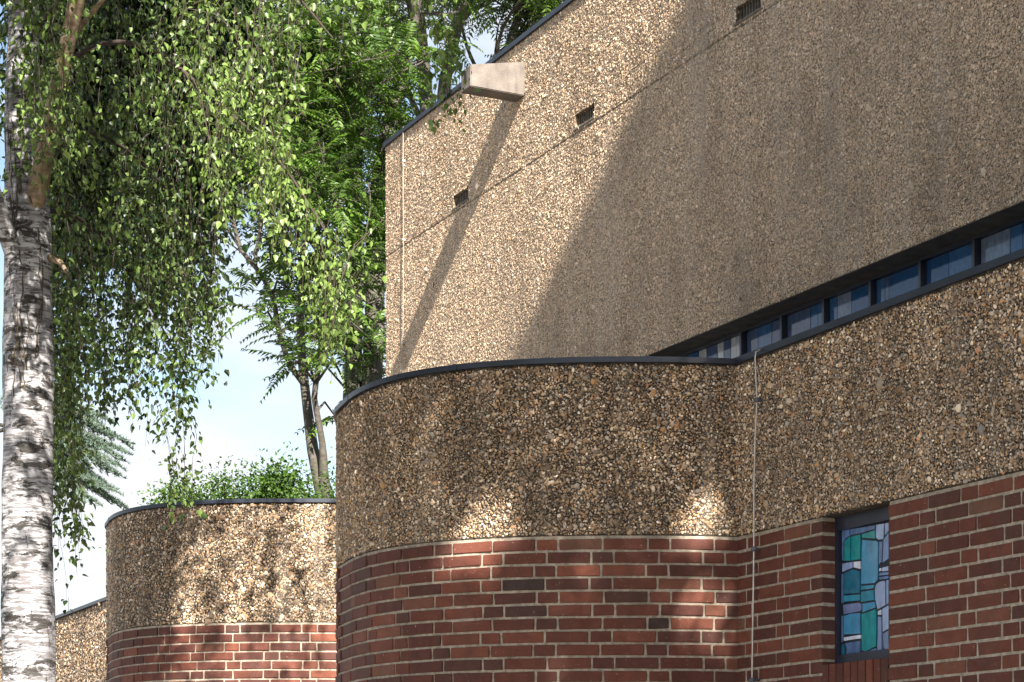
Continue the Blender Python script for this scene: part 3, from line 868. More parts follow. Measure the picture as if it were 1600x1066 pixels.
# --- unseen tower added behind the viewer to cast the upper wall's big soft shadow
xs_ = wall_x(1068, PU); zs_ = wall_z(1068, 0, PU)
DLT = 27.0
tx_ = xs_ + DLT; tz_ = zs_ + DLT * DROP / K_ALONG
tb = to_world(tx_ + 2.5, 7.0)
TY0 = 2.52
tower = thing('shadow_tower', 'plain unseen tower added to the right to cast the upper wall shadow', 'tower', (tb[0], tb[1], 0), ROTZ)
def tpart(mb, nm, mat): return mb.build(nm, mat, tower, False, (tx_ + 2.5, 7.0, 0))
tpart(MB().box(tx_, tx_ + 5, TY0, 11.5, 0, tz_ - 0.06), 'shaft', M['cement_up'])
tpart(MB().box(tx_ - 0.0, tx_ + 5.03, TY0 - 0.02, 11.53, tz_ - 0.058, tz_), 'cap', M['coping'])

# ------------------------------------------------------------------ foliage
def unit(a): return a / np.maximum(np.linalg.norm(a, axis=-1, keepdims=True), 1e-9)
def leaves_mesh(name, pos, axis, nor, length, width, tint, mat, tmpl='ovate', origin=(0, 0, 0)):
    pos = np.asarray(pos, float); n = len(pos)
    axis = unit(np.asarray(axis, float)); nor = np.asarray(nor, float)
    nor = unit(nor - axis * (nor * axis).sum(1)[:, None]); side = np.cross(nor, axis)
    if tmpl == 'ovate':
        T = np.array([(0, 0, 0), (.24, .46, .10), (.60, .30, .07), (1, 0, -.10), (.60, -.30, .07), (.24, -.46, .10), (.42, 0, -.02)])
        T = T[:6]; Fq = np.array([(0, 2, 1), (0, 3, 2), (0, 4, 3), (0, 5, 4)])
    elif tmpl == 'lance':
        T = np.array([(0, 0, 0), (.3, .5, .12), (1, 0, -.08), (.3, -.5, .12)])
        Fq = np.array([(0, 2, 1), (0, 3, 2)])
    else:
        T = np.array([(0, .5, 0), (1, 0, 0), (0, -.5, 0)]); Fq = np.array([(0, 1, 2)])
    L = np.asarray(length)[:, None, None]; Wd = np.asarray(width)[:, None, None]
    v = pos[:, None] + axis[:, None] * T[None, :, 0:1] * L + side[:, None] * T[None, :, 1:2] * Wd + nor[:, None] * T[None, :, 2:3] * L
    ff = Fq[None] + (np.arange(n) * len(T))[:, None, None]
    tt = np.repeat(np.asarray(tint)[:, None] * np.ones((1, 3)), len(T), axis=0)
    return mesh_np(name, v.reshape(-1, 3) - np.array(origin), ff.reshape(-1, 3), 3, mat, False, tt)

def pix(px, py, Y): return np.array(((px - 800) / F * Y, Y, EYE + (HZ - py) * Y / F))

# ---- birch
BY = 11.0
tbx = (44 - 800) / F * BY
birch = thing('birch_tree', 'white-barked weeping birch with hanging leaves at the left edge', 'tree', (tbx, BY, 0))
ORG = (tbx, BY, 0)
r_b = random.Random(3)
# trunk
prof = [(1480, 44, 47), (1280, 45, 44), (1066, 46, 41.5), (900, 44, 39.5), (800, 43, 38.5), (660, 43, 38.5), (533, 43, 38.5), (400, 43, 36), (300, 41, 33.5), (200, 38, 30), (100, 37, 25), (0, 38, 22), (-300, 44, 17), (-800, 60, 10), (-1300, 80, 3)]
tv, tf = [], []
NS, steps = 48, []
zp = [EYE + (HZ - p[0]) * BY / F for p in prof]; zp[0] = -0.05
xpz = [(p[1] - 800) / F * BY for p in prof]; rpz = [p[2] / F * BY for p in prof]
zz = np.arange(-0.05, zp[-1], 0.05)
for i, z in enumerate(zz):
    cx = np.interp(z, zp, xpz); r = np.interp(z, zp, rpz)
    if z < 0.8: r *= 1 + 0.5 * (0.8 - z) ** 2
    for k in range(NS):
        a = 2 * PI * k / NS
        n_ = 0.035 * math.sin(3 * a + z * 1.7) + 0.022 * math.sin(7 * a - z * 5.1) + 0.012 * math.sin(13 * a + z * 17) + 0.02 * math.sin(2 * a - z * 9)
        tv.append((cx + r * (1 + n_) * math.cos(a), BY + r * (1 + n_) * math.sin(a), z))
for i in range(len(zz) - 1):
    for k in range(NS):
        tf.append((i * NS + k, i * NS + (k + 1) % NS, (i + 1) * NS + (k + 1) % NS, (i + 1) * NS + k))
MB().add(tv, tf).build('trunk', M['birch_bark'], birch, True, ORG)
def pline(lst, Y0, Y1=None):
    n = len(lst); Y1 = Y0 if Y1 is None else Y1
    return [tuple(pix(p[0], p[1], Y0 + (Y1 - Y0) * i / (n - 1))) for i, p in enumerate(lst)]
def smooth_line(P, n=24):
    P = np.array(P, float); d = np.r_[0, np.cumsum(np.linalg.norm(np.diff(P, axis=0), axis=1))]
    q = np.linspace(0, d[-1], n)
    A = np.stack([np.interp(q, d, P[:, i]) for i in range(3)], 1)
    for _ in range(3): A[1:-1] = (A[:-2] + 2 * A[1:-1] + A[2:]) / 4
    return A
def limb(lst, Y0, Y1, r0, r1, mat, parent, org, nm='limb', n=24):
    A = smooth_line(pline(lst, Y0, Y1), n)
    rr = np.linspace(r0, r1, n) * (1 + 0.06 * np.sin(np.arange(n) * 2.1))
    MB().tube(A, list(rr), 12).build(nm, mat, parent, True, org)
    return A
# main limbs in view
limb([(36, 400), (58, 300), (74, 225), (85, 160), (100, 95), (112, 40), (124, -20), (150, -160), (190, -330)], BY + 0.05, BY - 0.9, 0.058, 0.028, M['birch_limb'], birch, ORG)
limb([(44, 480), (22, 400), (6, 350), (-8, 305), (-40, 230), (-100, 110)], BY + 0.02, BY - 0.5, 0.055, 0.035, M['birch_bark'], birch, ORG)
limb([(112, 60), (135, 30), (165, -5), (210, -60)], BY - 0.3, BY - 0.9, 0.016, 0.010, M['birch_limb'], birch, ORG)
limb([(70, 400), (95, 410), (104, 425)], BY, BY - 0.2, 0.020, 0.010, M['birch_limb'], birch, ORG)
boughs = [
    [(45, 60), (160, -80), (300, -120), (420, -60), (520, 60)],
    [(45, 150), (150, 60), (240, 70), (330, 150), (440, 250), (520, 380)],
    [(45, 250), (140, 200), (210, 240), (290, 330), (330, 430)],
    [(45, -100), (250, -300), (480, -320), (640, -150), (700, 20)],
    [(45, 330), (110, 330), (170, 380), (230, 470), (280, 560)],
    [(45, -250), (200, -500), (420, -560), (600, -420)],
    [(45, -150), (-100, -350), (-260, -380), (-380, -250)]]
for i, b_ in enumerate(boughs):
    limb(b_, BY, BY + (-1.2, -0.9, 1.6, 0.6, 1.9, -1.5, -0.8)[i], 0.016, 0.004, M['twig'], birch, ORG, 'bough')
# ivy stems on the trunk
for k in range(16):
    x = r_b.uniform(16, 70); pts_ = []; y0_ = r_b.randint(300, 640); y1_ = max(180, y0_ - r_b.randint(90, 300)); dr_ = r_b.uniform(-1.2, 1.2)
    for y in range(y0_, y1_, -9):
        x += r_b.uniform(-2.6, 2.6) + dr_; x = min(72, max(12, x))
        rr_ = np.interp(EYE + (HZ - y) * BY / F, zp, rpz); cx_ = np.interp(EYE + (HZ - y) * BY / F, zp, xpz)
        X = (x - 800) / F * BY; dx = max(-0.95, min(0.95, (X - cx_) / rr_))
        pts_.append((X, BY - rr_ * math.sqrt(1 - dx * dx) * 1.03, EYE + (HZ - y) * BY / F))
    MB().tube(pts_, [0.0028 + 0.0012 * math.sin(i) for i in range(len(pts_))], 5).build('ivy_stem', M['ivy'], birch, True, ORG)

LP_, LA_, LN_, LL_, LT_ = [], [], [], [], []
twigs = MB()
def clump(C):
    a = np.sin(C[:, 0] * 7.1 + C[:, 2] * 3.3) + np.sin(C[:, 1] * 6.3 - C[:, 2] * 4.1 + 1.3) + np.sin(C[:, 2] * 8.7 + C[:, 0] * 4.9 + 0.7)
    return a + rng.normal(0, 0.9, len(C)) > -0.75
def strand(px, ytop, ybot, Y, dens=1.0, sway=10, tone=0.0, spread=0.045, ls=1.0):
    """a birch twig that arches out and then hangs, with leaves on both sides"""
    P0 = pix(px, ytop, Y); P1 = pix(px, ybot, Y)
    hor = np.array((r_b.gauss(0, 0.16), r_b.gauss(-0.03, 0.14), 0.0)) * (sway / 8.0)
    Ln = np.linalg.norm(P1 - P0)
    if Ln < 0.08: return
    n = max(5, int(Ln / 0.09))
    t = np.linspace(0, 1, n)[:, None]
    A = P0 - hor + (P1 - P0) * t ** 1.25 + hor * t ** 0.6 + np.c_[np.cumsum(rng.normal(0, 0.012, n)), np.cumsum(rng.normal(0, 0.012, n)), np.zeros(n)]
    twigs.tube(A, list(np.linspace(0.0022, 0.0009, n)), 3, False)
    m = int(Ln / 0.0135 * dens)
    q = rng.uniform(0.02, 1, m); idx = np.clip((q * (n - 1)).astype(int), 0, n - 2); fr_ = q * (n - 1) - idx
    C = A[idx] * (1 - fr_)[:, None] + A[idx + 1] * fr_[:, None]
    th = rng.uniform(0, 2 * PI, m); rad = np.abs(rng.normal(0, spread, m))
    C = C + np.c_[np.cos(th) * rad, np.sin(th) * rad, rng.normal(-0.01, 0.025, m)]
    k = clump(C) | (q > 0.72); C = C[k]; th = th[k]; m = len(C)
    if m == 0: return
    ax = np.c_[np.cos(th) * 0.7, np.sin(th) * 0.7, -1.0 + rng.normal(0, 0.5, m)] + rng.normal(0, 0.3, (m, 3))
    nr = np.c_[np.cos(th), np.sin(th), np.full(m, 0.5)] + rng.normal(0, 0.6, (m, 3))
    LP_.append(C); LA_.append(ax); LN_.append(nr)
    LL_.append(ls * np.clip(rng.normal(0.036, 0.008, m), 0.018, 0.055)); LT_.append(np.clip(rng.normal(0.46 + tone, 0.27, m), 0, 1))  # tone paints shade into deep leaves, sunlight into front ones
def zone(n, x0, x1, top, bot, Y0, Y1, jit=60, dens=1.0, sway=10, tone=0.0, spread=0.05, ls=1.0):
    for _ in range(n):
        x = r_b.uniform(x0, x1)
        tp = top(x) if callable(top) else r_b.uniform(*top)
        bt = (bot(x) if callable(bot) else r_b.uniform(*bot)) + r_b.gauss(0, jit) - 0.3 * abs(r_b.gauss(0, jit))
        if bt > tp + 15: strand(x, tp, bt, r_b.uniform(Y0, Y1), dens, sway, tone, spread, ls)
I = lambda xs, ys: (lambda x: float(np.interp(x, xs, ys)))
# curtain behind and right of the trunk, crown shade painted in by negative tone
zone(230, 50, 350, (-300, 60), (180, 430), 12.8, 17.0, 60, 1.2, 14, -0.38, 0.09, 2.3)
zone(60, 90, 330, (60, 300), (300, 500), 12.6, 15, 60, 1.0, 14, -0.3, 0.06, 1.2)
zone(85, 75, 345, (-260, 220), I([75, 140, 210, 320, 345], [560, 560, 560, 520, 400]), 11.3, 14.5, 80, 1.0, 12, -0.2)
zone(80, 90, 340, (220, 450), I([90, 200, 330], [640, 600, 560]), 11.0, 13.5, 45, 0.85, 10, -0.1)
zone(24, 82, 124, (380, 660), (780, 890), 11.3, 12.4, 30, 0.9, 4)
zone(8, 264, 298, (540, 640), (730, 795), 11.0, 11.8, 25, 1.1, 4, 0.0, 0.035)
zone(8, 215, 330, (500, 570), (600, 650), 11.0, 12.2, 25, 0.8, 8)
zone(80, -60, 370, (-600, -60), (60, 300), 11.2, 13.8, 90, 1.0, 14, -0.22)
zone(9, 85, 170, (60, 170), (220, 330), 10.2, 11.0, 40, 1.1, 9, 0.15)
zone(5, 185, 235, (-20, 90), (180, 260), 10.2, 11.0, 40, 1.1, 9, 0.12)
zone(6, 240, 320, (-80, 60), (150, 330), 10.0, 11.0, 40, 1.0, 9, 0.15)
# in front of the trunk
zone(30, -30, 90, (-180, 80), (130, 250), 9.6, 10.6, 35, 0.9, 10, 0.1)
zone(7, 45, 100, (80, 180), (190, 290), 10.2, 10.7, 30, 0.9, 8, 0.1)
# right hand bough, sunlight painted into its hanging leaves as lighter tone
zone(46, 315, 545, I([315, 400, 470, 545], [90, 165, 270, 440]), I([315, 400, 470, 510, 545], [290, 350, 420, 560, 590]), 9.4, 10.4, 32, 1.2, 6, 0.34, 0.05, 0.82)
zone(30, 330, 480, (-160, 40), (90, 260), 9.6, 11.6, 50, 1.0, 9, 0.15, 0.05, 0.85)
zone(9, 490, 540, (330, 430), (540, 610), 9.4, 10.2, 22, 1.2, 6, 0.28, 0.04, 0.82)
zone(20, 480, 720, (-220, -60), I([480, 600, 640, 720], [130, 40, 30, 20]), 9.6, 11.5, 40, 0.75, 8, 0.15)
zone(7, 680, 716, (-60, 30), (130, 205), 9.6, 10.4, 25, 0.9, 4, 0.25)
# crown above the picture
for _ in range(520):
    a = r_b.uniform(0, 2 * PI); rr_ = 3.0 * math.sqrt(r_b.random()); z = r_b.uniform(6.8, 13.0)
    X = tbx - 0.2 + rr_ * math.cos(a); Y = BY + 0.3 + rr_ * math.sin(a) * 0.9
    px, py = 800 + F * X / Y, HZ - F * (z - EYE) / Y
    if rr_ > 3.0 * (14.5 - z) / 7.0: continue
    if py > -120: continue
    strand(px, py - 150, py + r_b.uniform(60, 200) if py < -300 else min(py + 150, -15), Y, 1.0, 8, 0, 0.06, 1.5)
for _ in range(560):
    Y = r_b.uniform(7.4, 10.2); X = r_b.uniform(-4.4, -1.12 - 0.2 * (Y - 7.4)); z = EYE + 0.4 * Y + r_b.uniform(0.45, 3.6)
    px, py = 800 + F * X / Y, HZ - F * (z - EYE) / Y
    strand(px, py - 130, min(py + 130, -15), Y, 1.1, 8, 0, 0.07, 1.7)
for _ in range(90):
    Y = r_b.uniform(9.8, 12.2); X = r_b.uniform(-2.2, 0.0); z = r_b.uniform(7.3, 9.6)
    px, py = 800 + F * X / Y, HZ - F * (z - EYE) / Y
    if py < -60: strand(px, py - 130, min(py + 120, -15), Y, 1.0, 8, 0, 0.05, 1.5)
twigs.build('twigs', M['twig'], birch, False, ORG, 'stuff')
P_ = np.concatenate(LP_); n = len(P_)
lsz = np.concatenate(LL_)
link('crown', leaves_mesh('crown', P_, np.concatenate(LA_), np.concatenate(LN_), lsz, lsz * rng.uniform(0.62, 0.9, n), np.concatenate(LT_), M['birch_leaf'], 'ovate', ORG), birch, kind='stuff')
N_BIRCH = n

# ---- pinnate-leaved trees
def rand_dir(v, spread, r):
    v = np.array(v, float) + np.array([r.gauss(0, spread), r.gauss(0, spread), r.gauss(0, spread * 0.7)])
    return v / np.linalg.norm(v)
def pinnate(pos, dirv, length, r, acc):
    """one compound leaf: leaflets in pairs on a drooping stalk"""
    d = np.array(dirv, float); d /= np.linalg.norm(d)
    npair = r.randint(8, 11)
    t = np.linspace(0.14, 1.0, npair)
    hor = np.cross(d, (0, 0, 1.0)); hor /= max(np.linalg.norm(hor), 1e-6)
    upv = np.cross(hor, d)
    droop = r.uniform(0.25, 0.6)
    C = pos + d * (t * length)[:, None] - np.array((0, 0, 1.0)) * (droop * length * t ** 2)[:, None] * 0.6
    dd = np.gradient(C, axis=0); dd = unit(dd)
    ll = 0.125 * (length / 0.6) * np.interp(t, [0, 0.3, 0.75, 1], [0.8, 1, 0.95, 0.6])
    tone = min(1, max(0, r.gauss(0.5, 0.17)))
    for sgn in (-1, 1):
        ax = hor * sgn + dd * 0.45 + np.array((0, 0, -0.28)) + rng.normal(0, 0.10, (npair, 3))
        acc['p'].append(C); acc['a'].append(ax); acc['n'].append(np.tile(upv, (npair, 1)) + rng.normal(0, 0.22, (npair, 3)))
        acc['l'].append(ll * rng.uniform(0.85, 1.15, npair)); acc['t'].append(np.clip(tone + rng.normal(0, 0.08, npair), 0, 1))
    acc['st'].append((pos, C[npair // 2], C[-1]))

def rosette(pos, axis, k, r, acc, ln=0.6):
    for i in range(k):
        a = 2 * PI * i / k + r.uniform(-0.4, 0.4)
        e1 = np.cross(axis, (0.3, 0.2, 0.9)); e1 /= np.linalg.norm(e1); e2 = np.cross(axis, e1)
        d = axis * r.uniform(0.1, 0.8) + (e1 * math.cos(a) + e2 * math.sin(a))
        pinnate(pos - axis * r.uniform(0, 0.25), d, ln * r.uniform(0.65, 1.15), r, acc)

def grow(pos, dirv, length, rad, level, maxlev, r, mb, acc, ln, inside):
    n = 6; A = [np.array(pos)]; d = np.array(dirv, float)
    for i in range(n):
        d = rand_dir(d + np.array((0, 0, 0.05)), 0.11, r); A.append(A[-1] + d * length / n)
    mb.tube(A, list(np.linspace(rad, rad * 0.62, n + 1)), 7 if level < 2 else 5, False)
    if level >= maxlev:
        if inside(A[-1]): rosette(A[-1], d, r.randint(6, 9), r, acc, ln)
        return
    k = r.randint(2, 3)
    for i in range(k):
        grow(A[-1], rand_dir(d, 0.50, r), length * r.uniform(0.62, 0.85), rad * 0.6, level + 1, maxlev, r, mb, acc, ln, inside)
    if level >= 1:
        for i in range(r.randint(1, 2)):
            j = r.randint(2, n - 1)
            grow(A[j], rand_dir(d, 0.75, r), length * r.uniform(0.45, 0.65), rad * 0.4, max(level + 1, maxlev - 1), maxlev, r, mb, acc, ln, inside)

def pinnate_tree(label, Yt, stems, seed, maxlev, ln=0.6, inside=lambda p: True, extra=(), taper=False):
    r = random.Random(seed)
    b0 = stems[0][0][0]
    X0 = (b0[0] - 800) / F * Yt
    root = thing('tree_of_heaven', label, 'tree', (X0, Yt, 0), 0, 'pinnate-leaved trees behind the church')
    org = (X0, Yt, 0)
    acc = {k: [] for k in ('p', 'a', 'n', 'l', 't', 'st')}
    mbb = MB(); skel = []
    for k, (line, r0, r1, dy, tips, tl) in enumerate(stems):
        P = pline(line, Yt, Yt + dy)
        if k == 0: P = [(P[0][0] + 0.15, P[0][1], -0.1)] + P
        A = smooth_line(P, 22) if not taper else smooth_line(P, 88)[np.linspace(0, 87, 22).astype(int)]
        rr_ = np.linspace(r0, r1, 22)
        if taper: rr_ = np.interp([HZ - F * (a_[2] - EYE) / a_[1] for a_ in A], [-120, 300, 600, 690, 740, 800, 1000], np.array([0.03, 0.045, 0.066, 0.075, 0.11, 0.15, 0.2]) * (1.0 if k == 0 else 0.62))
        MB().tube(A, list(rr_), 12).build('trunk' if k == 0 else 'stem', M['ail_bark'], root, True, org)
        skel.append(A)
        d = unit(A[-1] - A[-3])
        for i in range(tips):
            j = len(A) - 1 if i < 2 else r.randint(10, 20)
            dd = rand_dir(d if i < 2 else d * 0.4 + np.array((0, 0, 0.3)), 0.55, r)
            grow(A[j], dd, tl * r.uniform(0.8, 1.2), r1 * 0.7, 1, maxlev, r, mbb, acc, ln, inside)
    for (px, py, dy, n_) in extra:
        p = pix(px, py, Yt + dy)
        ax = rand_dir((0.2 * (1 if px > 500 else -1), -0.3, 0.6), 0.3, r)
        S_ = np.concatenate(skel); S_ = S_[S_[:, 2] < p[2] - 0.1]; q = S_[np.argmin(np.linalg.norm(S_ - p, axis=1))]
        mbb.tube([q, q + (p - q) * 0.5 + np.array((0, 0, 0.12)), p - ax * 0.15, p], [0.024, 0.016, 0.011, 0.008], 5, False)
        rosette(p, ax, n_, r, acc, ln)
    mbb.build('branches', M['ail_bark'], root, True, org, 'stuff')
    st = MB()
    for a, b_, c in acc['st']: st.tube([a, b_, c], [0.006, 0.004, 0.002], 3, False)
    st.build('leaf_stalks', M['twig'], root, False, org, 'stuff')
    L = np.concatenate(acc['l'])
    link('crown', leaves_mesh('crown', np.concatenate(acc['p']), np.concatenate(acc['a']), np.concatenate(acc['n']), L, L * 0.36, np.concatenate(acc['t']), M['ail_leaf'], 'lance', org), root, kind='stuff')
    return len(L)

def not_low(ymax):
    def fn(p):
        px = 800 + F * p[0] / p[1]; py = HZ - F * (p[2] - EYE) / p[1]
        return py < ymax(px) if callable(ymax) else py < ymax
    return fn
YA = 29.0
env = I([330, 380, 440, 500, 540, 600], [420, 500, 600, 630, 600, 640])
n1_ = pinnate_tree('twin-stemmed tree with feathery leaves rising behind the far bay', YA,
    [([(516, 800), (497, 740), (485, 690), (481, 640), (474, 590), (468, 520), (470, 440), (484, 300), (487, 180), (470, 40), (450, -120)], 0.165, 0.06, 0.8, 6, 1.5),
     ([(515, 800), (506, 750), (505, 700), (498, 660), (490, 620), (500, 560), (508, 470), (500, 390), (470, 330)], 0.085, 0.045, -0.6, 5, 1.3),
     ([(474, 600), (452, 570), (436, 520), (428, 470), (410, 430), (375, 390), (360, 330), (362, 240)], 0.085, 0.04, -0.5, 6, 1.2)], 11, 3, 0.62, not_low(env),
    [(445, 560, -1, 7), (430, 500, -1, 8), (400, 480, -1.2, 8), (460, 470, -1.2, 8), (500, 500, -1, 8), (480, 400, -1, 8), (430, 395, -1.3, 9), (395, 430, -1, 7), (520, 420, -1, 8), (555, 470, -1, 8), (560, 390, -1, 8), (540, 560, -0.8, 7), (520, 640, 0.2, 6), (585, 420, 0.2, 8), (590, 520, 0.3, 7), (470, 560, -0.8, 6), (440, 440, -0.6, 7)], True)
n2_ = pinnate_tree('dark-stemmed feathery tree standing close to the upper wall end', YA + 3,
    [([(545, 700), (545, 620), (560, 520), (556, 420), (548, 300), (560, 160), (580, 20), (590, -120)], 0.20, 0.08, 0.4, 6, 1.7),
     ([(575, 700), (580, 600), (588, 480), (582, 360), (600, 220), (640, 80), (660, -80)], 0.18, 0.08, 0.6, 6, 1.6),
     ([(558, 520), (530, 440), (490, 370), (440, 330), (410, 250), (400, 130)], 0.10, 0.05, -0.5, 6, 1.3)], 23, 3, 0.62, not_low(I([300, 450, 520, 620], [300, 420, 600, 640])),
    [(random.Random(i).uniform(420, 625), random.Random(i + 99).uniform(60, 560), random.Random(i + 7).uniform(-1.2, 1.5), 8) for i in range(90)])
n3_ = pinnate_tree('sunlit feathery tree showing above the sloping roof edge', YA + 8,
    [([(700, 700), (690, 400), (672, 250), (665, 120), (650, 0), (640, -140)], 0.26, 0.10, 0.3, 8, 1.8),
     ([(690, 400), (700, 260), (690, 140), (715, 40), (740, -80)], 0.16, 0.08, -0.3, 8, 1.6),
     ([(690, 360), (740, 220), (790, 90), (830, -40)], 0.14, 0.06, 0.5, 8, 1.6)], 37, 3, 0.66, not_low(330))
n4_ = 0

# ---- shrubs behind the far bay
def shrub(label, px, ytop, Y, wpx, nleaf, seed, ls=0.075):
    r = np.random.default_rng(seed); rr = random.Random(seed)
    X = (px - 800) / F * Y; zt_ = EYE + (HZ - ytop) * Y / F; w = wpx / F * Y
    root = thing('shrub', label, 'shrub', (X, Y, 0), 0, 'shrubs behind the far bay'); org = (X, Y, 0)
    st = MB(); P = []; A_ = []
    k = 26
    for i in range(k):
        a = rr.uniform(0, 2 * PI); q = math.sqrt(rr.random()) * w / 2
        h = (zt_ - 0.1) * (1 - 0.16 * (q / (w / 2)) ** 2) - abs(rr.gauss(0, 0.42))
        e = np.array((X + q * math.cos(a), Y + q * math.sin(a), h))
        st.tube([(X + rr.uniform(-.2, .2), Y + rr.uniform(-.2, .2), 0), (X + 0.5 * q * math.cos(a), Y + 0.5 * q * math.sin(a), h * 0.5), e], [0.035, 0.022, 0.006], 5, False)
        m = nleaf // k
        tt = r.uniform(-0.35, 0.35, m)
        c = e + np.c_[r.normal(0, 0.15, m), r.normal(0, 0.15, m), r.normal(-0.12, 0.16, m)]
        P.append(c); A_.append(c - e + r.normal(0, 0.25, (m, 3)) + np.array((0, 0, -0.05)))
    st.build('stems', M['twig'], root, False, org)
    P = np.concatenate(P); A_ = np.concatenate(A_); m = len(P)
    L = r.uniform(0.6, 1.3, m) * ls
    nr = np.c_[r.normal(0, 0.5, m), r.normal(-0.3, 0.5, m), np.abs(r.normal(0.8, 0.4, m))]
    link('crown', leaves_mesh('crown', P, A_, nr, L, L * 0.62, np.clip(r.normal(0.5, 0.22, m), 0, 1), M['shrub_leaf'], 'lance', org), root, kind='stuff')
shrub('low dark shrub tips at the left rim of the far bay', 240, 772, 27.5, 56, 3900, 1, 0.052)
shrub('leafy shrub under the hanging birch twig behind the far bay', 288, 728, 27.0, 110, 12000, 2, 0.056)
shrub('broad light green shrub in the middle behind the far bay', 360, 735, 27.0, 120, 12000, 3, 0.056)
shrub('bright green shrub left of the leaning tree trunk', 432, 700, 26.5, 95, 11250, 4, 0.063)
shrub('dark shrub at the foot of the leaning tree trunk', 475, 745, 27.5, 80, 6750, 5, 0.056)
shrub('shrub tucked between leaning trunk and near bay', 535, 725, 28.0, 70, 6750, 6, 0.056)

# ---- blue cedar far off behind the birch trunk
YC = 33.0
cxw = (20 - 800) / F * YC
cedar = thing('cedar_tree', 'blue-grey cedar with drooping boughs behind the birch trunk', 'tree', (cxw, YC, 0)); org = (cxw, YC, 0)
MB().tube([(cxw, YC, -0.1), (cxw, YC, 4), (cxw, YC, 8.2)], [0.24, 0.18, 0.03], 12).build('trunk', M['ail_bark'], cedar, True, org)
cb = MB(); P, A_, L_ = [], [], []
rc = random.Random(5); rn = np.random.default_rng(5)
tips = [(195, 690), (182, 712), (176, 735), (186, 786), (172, 762), (150, 670), (160, 650), (140, 780), (120, 640), (165, 700), (130, 720), (110, 700), (150, 745), (-60, 700), (-90, 740), (60, 620), (30, 640), (100, 750), (90, 660), (186, 700), (168, 676), (178, 722), (160, 726), (150, 708), (140, 690), (168, 775), (155, 764), (128, 750), (120, 735), (135, 660), (105, 680)]
for tx2, ty2 in tips:
    e = pix(tx2, ty2, YC + rc.uniform(-1.2, 1.2)); s = np.array((cxw, YC, e[2] + rc.uniform(0.35, 0.7)))
    mid = (s + e) / 2 + np.array((0, 0, 0.22)); Cc = smooth_line([s, mid, e], 14)
    cb.tube(Cc, list(np.linspace(0.04, 0.006, 14)), 5, False)
    dv = unit(e - s); sd_ = np.cross(dv, (0, 0, 1.0)); sd_ = sd_ / np.linalg.norm(sd_)
    for j in range(3, 14):
        for sg in (-1, 1, 0):
            tl = (0.42 if sg else 0.2) * (1.15 - j / 14) + 0.10
            q0 = Cc[j]; q1 = q0 + (dv * 0.8 + sd_ * sg * 0.7 + np.array((0, 0, -0.32 + rc.gauss(0, 0.12)))) * tl
            cb.tube([q0, q1], [0.006, 0.002], 3, False)
            m = 60; t = rn.uniform(0, 1, m)[:, None]; c = q0 + (q1 - q0) * t
            P.append(c); A_.append(rn.normal(0, 0.8, (m, 3)) + np.array((0, 0, 0.55)) + dv * 0.4); L_.append(rn.uniform(0.04, 0.085, m))
cb.build('boughs', M['ail_bark'], cedar, False, org)
P = np.concatenate(P); L = np.concatenate(L_); m = len(P)
link('needles', leaves_mesh('needles', P, np.concatenate(A_), rn.normal(0, 1, (m, 3)), L, np.full(m, 0.016), np.clip(rn.normal(0.5, 0.25, m), 0, 1), M['needle'], 'spike', org), cedar, kind='stuff')

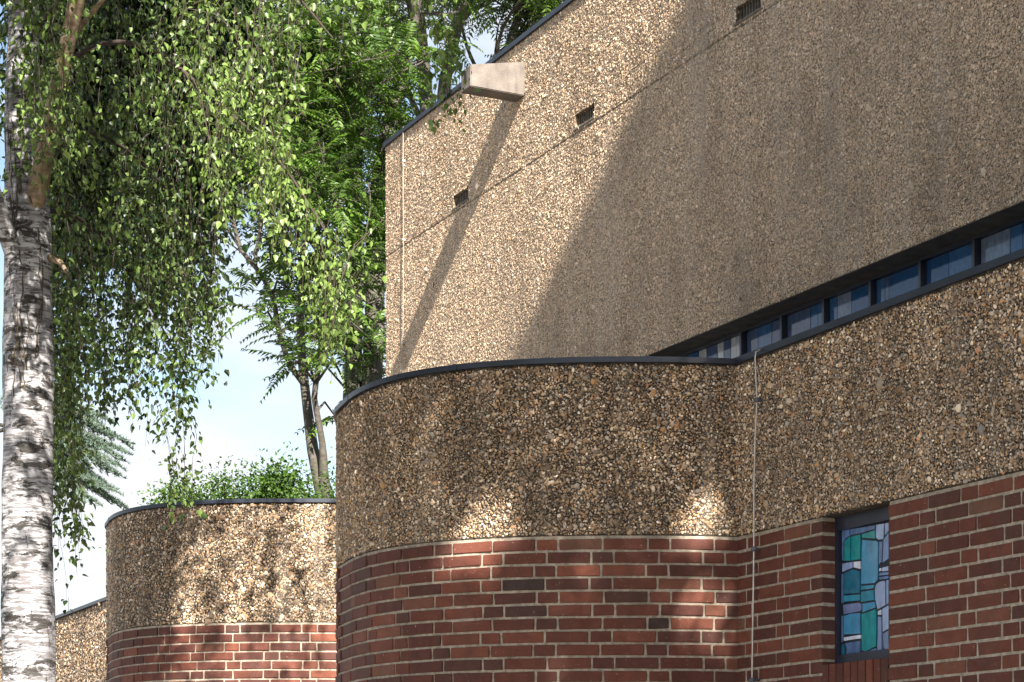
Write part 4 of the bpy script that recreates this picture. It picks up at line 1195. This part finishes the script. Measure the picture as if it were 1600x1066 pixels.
# ---- unseen tree behind the viewer, crown shaped to dapple the bays
TCX, TCY, TCZ = 3.6, 1.25, 10.9
oak = thing('shade_tree', 'broad leafy tree overhead, out of the picture to the right', 'tree', (4.6, -0.6, 0)); org = (4.6, -0.6, 0)
mo = MB(); mo.tube(smooth_line([(4.6, -0.6, -0.1), (4.4, -0.3, 4), (4.0, 0.5, 8), (TCX, TCY, 10.6), (TCX - 0.2, TCY + 0.3, 12.2)], 20), list(np.linspace(0.24, 0.05, 20)), 12)
mo.build('trunk', M['ail_bark'], oak, True, org)
ro = np.random.default_rng(9)
br = MB(); P = []
for i in range(205):
    d = unit(ro.normal(0, 1, 3)); q = ro.uniform(0.35, 1.0) ** 0.5
    c = np.array((TCX, TCY, TCZ)) + d * q * np.array((2.05, 2.3, 2.0))
    z_ = TCZ - ro.uniform(0.2, 2.2)
    if i % 3 == 0: br.tube([(TCX + 0.1 * (TCZ - z_), TCY - 0.18 * (TCZ - z_), z_), (np.array((TCX, TCY, z_)) + c) / 2 + np.array((0, 0, 0.1)), c], [0.022, 0.014, 0.005], 5, False)
    P.append(c + ro.normal(0, 0.42, (110, 3)))
br.build('branches', M['ail_bark'], oak, False, org, 'stuff')
P = np.concatenate(P)
# leaves cut away along sun rays to put sun patches on the near bay
holes = [((745, 842), bay1, 0.19), ((1098, 815), bay1, 0.17), ((1110, 965), bay1, 0.20)]
def bay_hit(px, py, path):
    best = None
    q = np.linspace(0, path.L, 2000); x, y, tx, ty = path.at(q)
    X, Y = -DX * x + DY * y, -DY * x - DX * y
    pxx = 800 + F * X / Y; k = np.abs(pxx - px) < 2.0
    i = np.where(k)[0][np.argmin(Y[k])]
    return np.array((X[i], Y[i], EYE + (HZ - py) * Y[i] / F))
rv = np.array(ray)
for (px, py), path, rad_ in holes:
    h = bay_hit(px, py, path); w = P - h
    dist = np.linalg.norm(w - (w @ rv)[:, None] * rv, axis=1)
    P = P[dist > rad_]
P = P[P[:, 0] - 0.278 * (13 - P[:, 1]) > -1.3]  # crown trimmed so the right hand birch bough stays in the sun
m = len(P); L = ro.uniform(0.08, 0.14, m)
link('crown', leaves_mesh('crown', P, ro.normal(0, 1, (m, 3)), ro.normal(0, 1, (m, 3)), L, L * 0.7, np.clip(ro.normal(0.5, 0.2, m), 0, 1), M['shade_leaf'], 'lance', org), oak, kind='stuff')

tri = sum(sum(len(p.vertices) - 2 for p in o.data.polygons) for o in COL.objects if o.type == 'MESH')
print('TRIS', tri, 'bricks', BRICK_COUNT, 'birch leaves', N_BIRCH, 'pinnate', n1_, n2_, n3_, n4_)
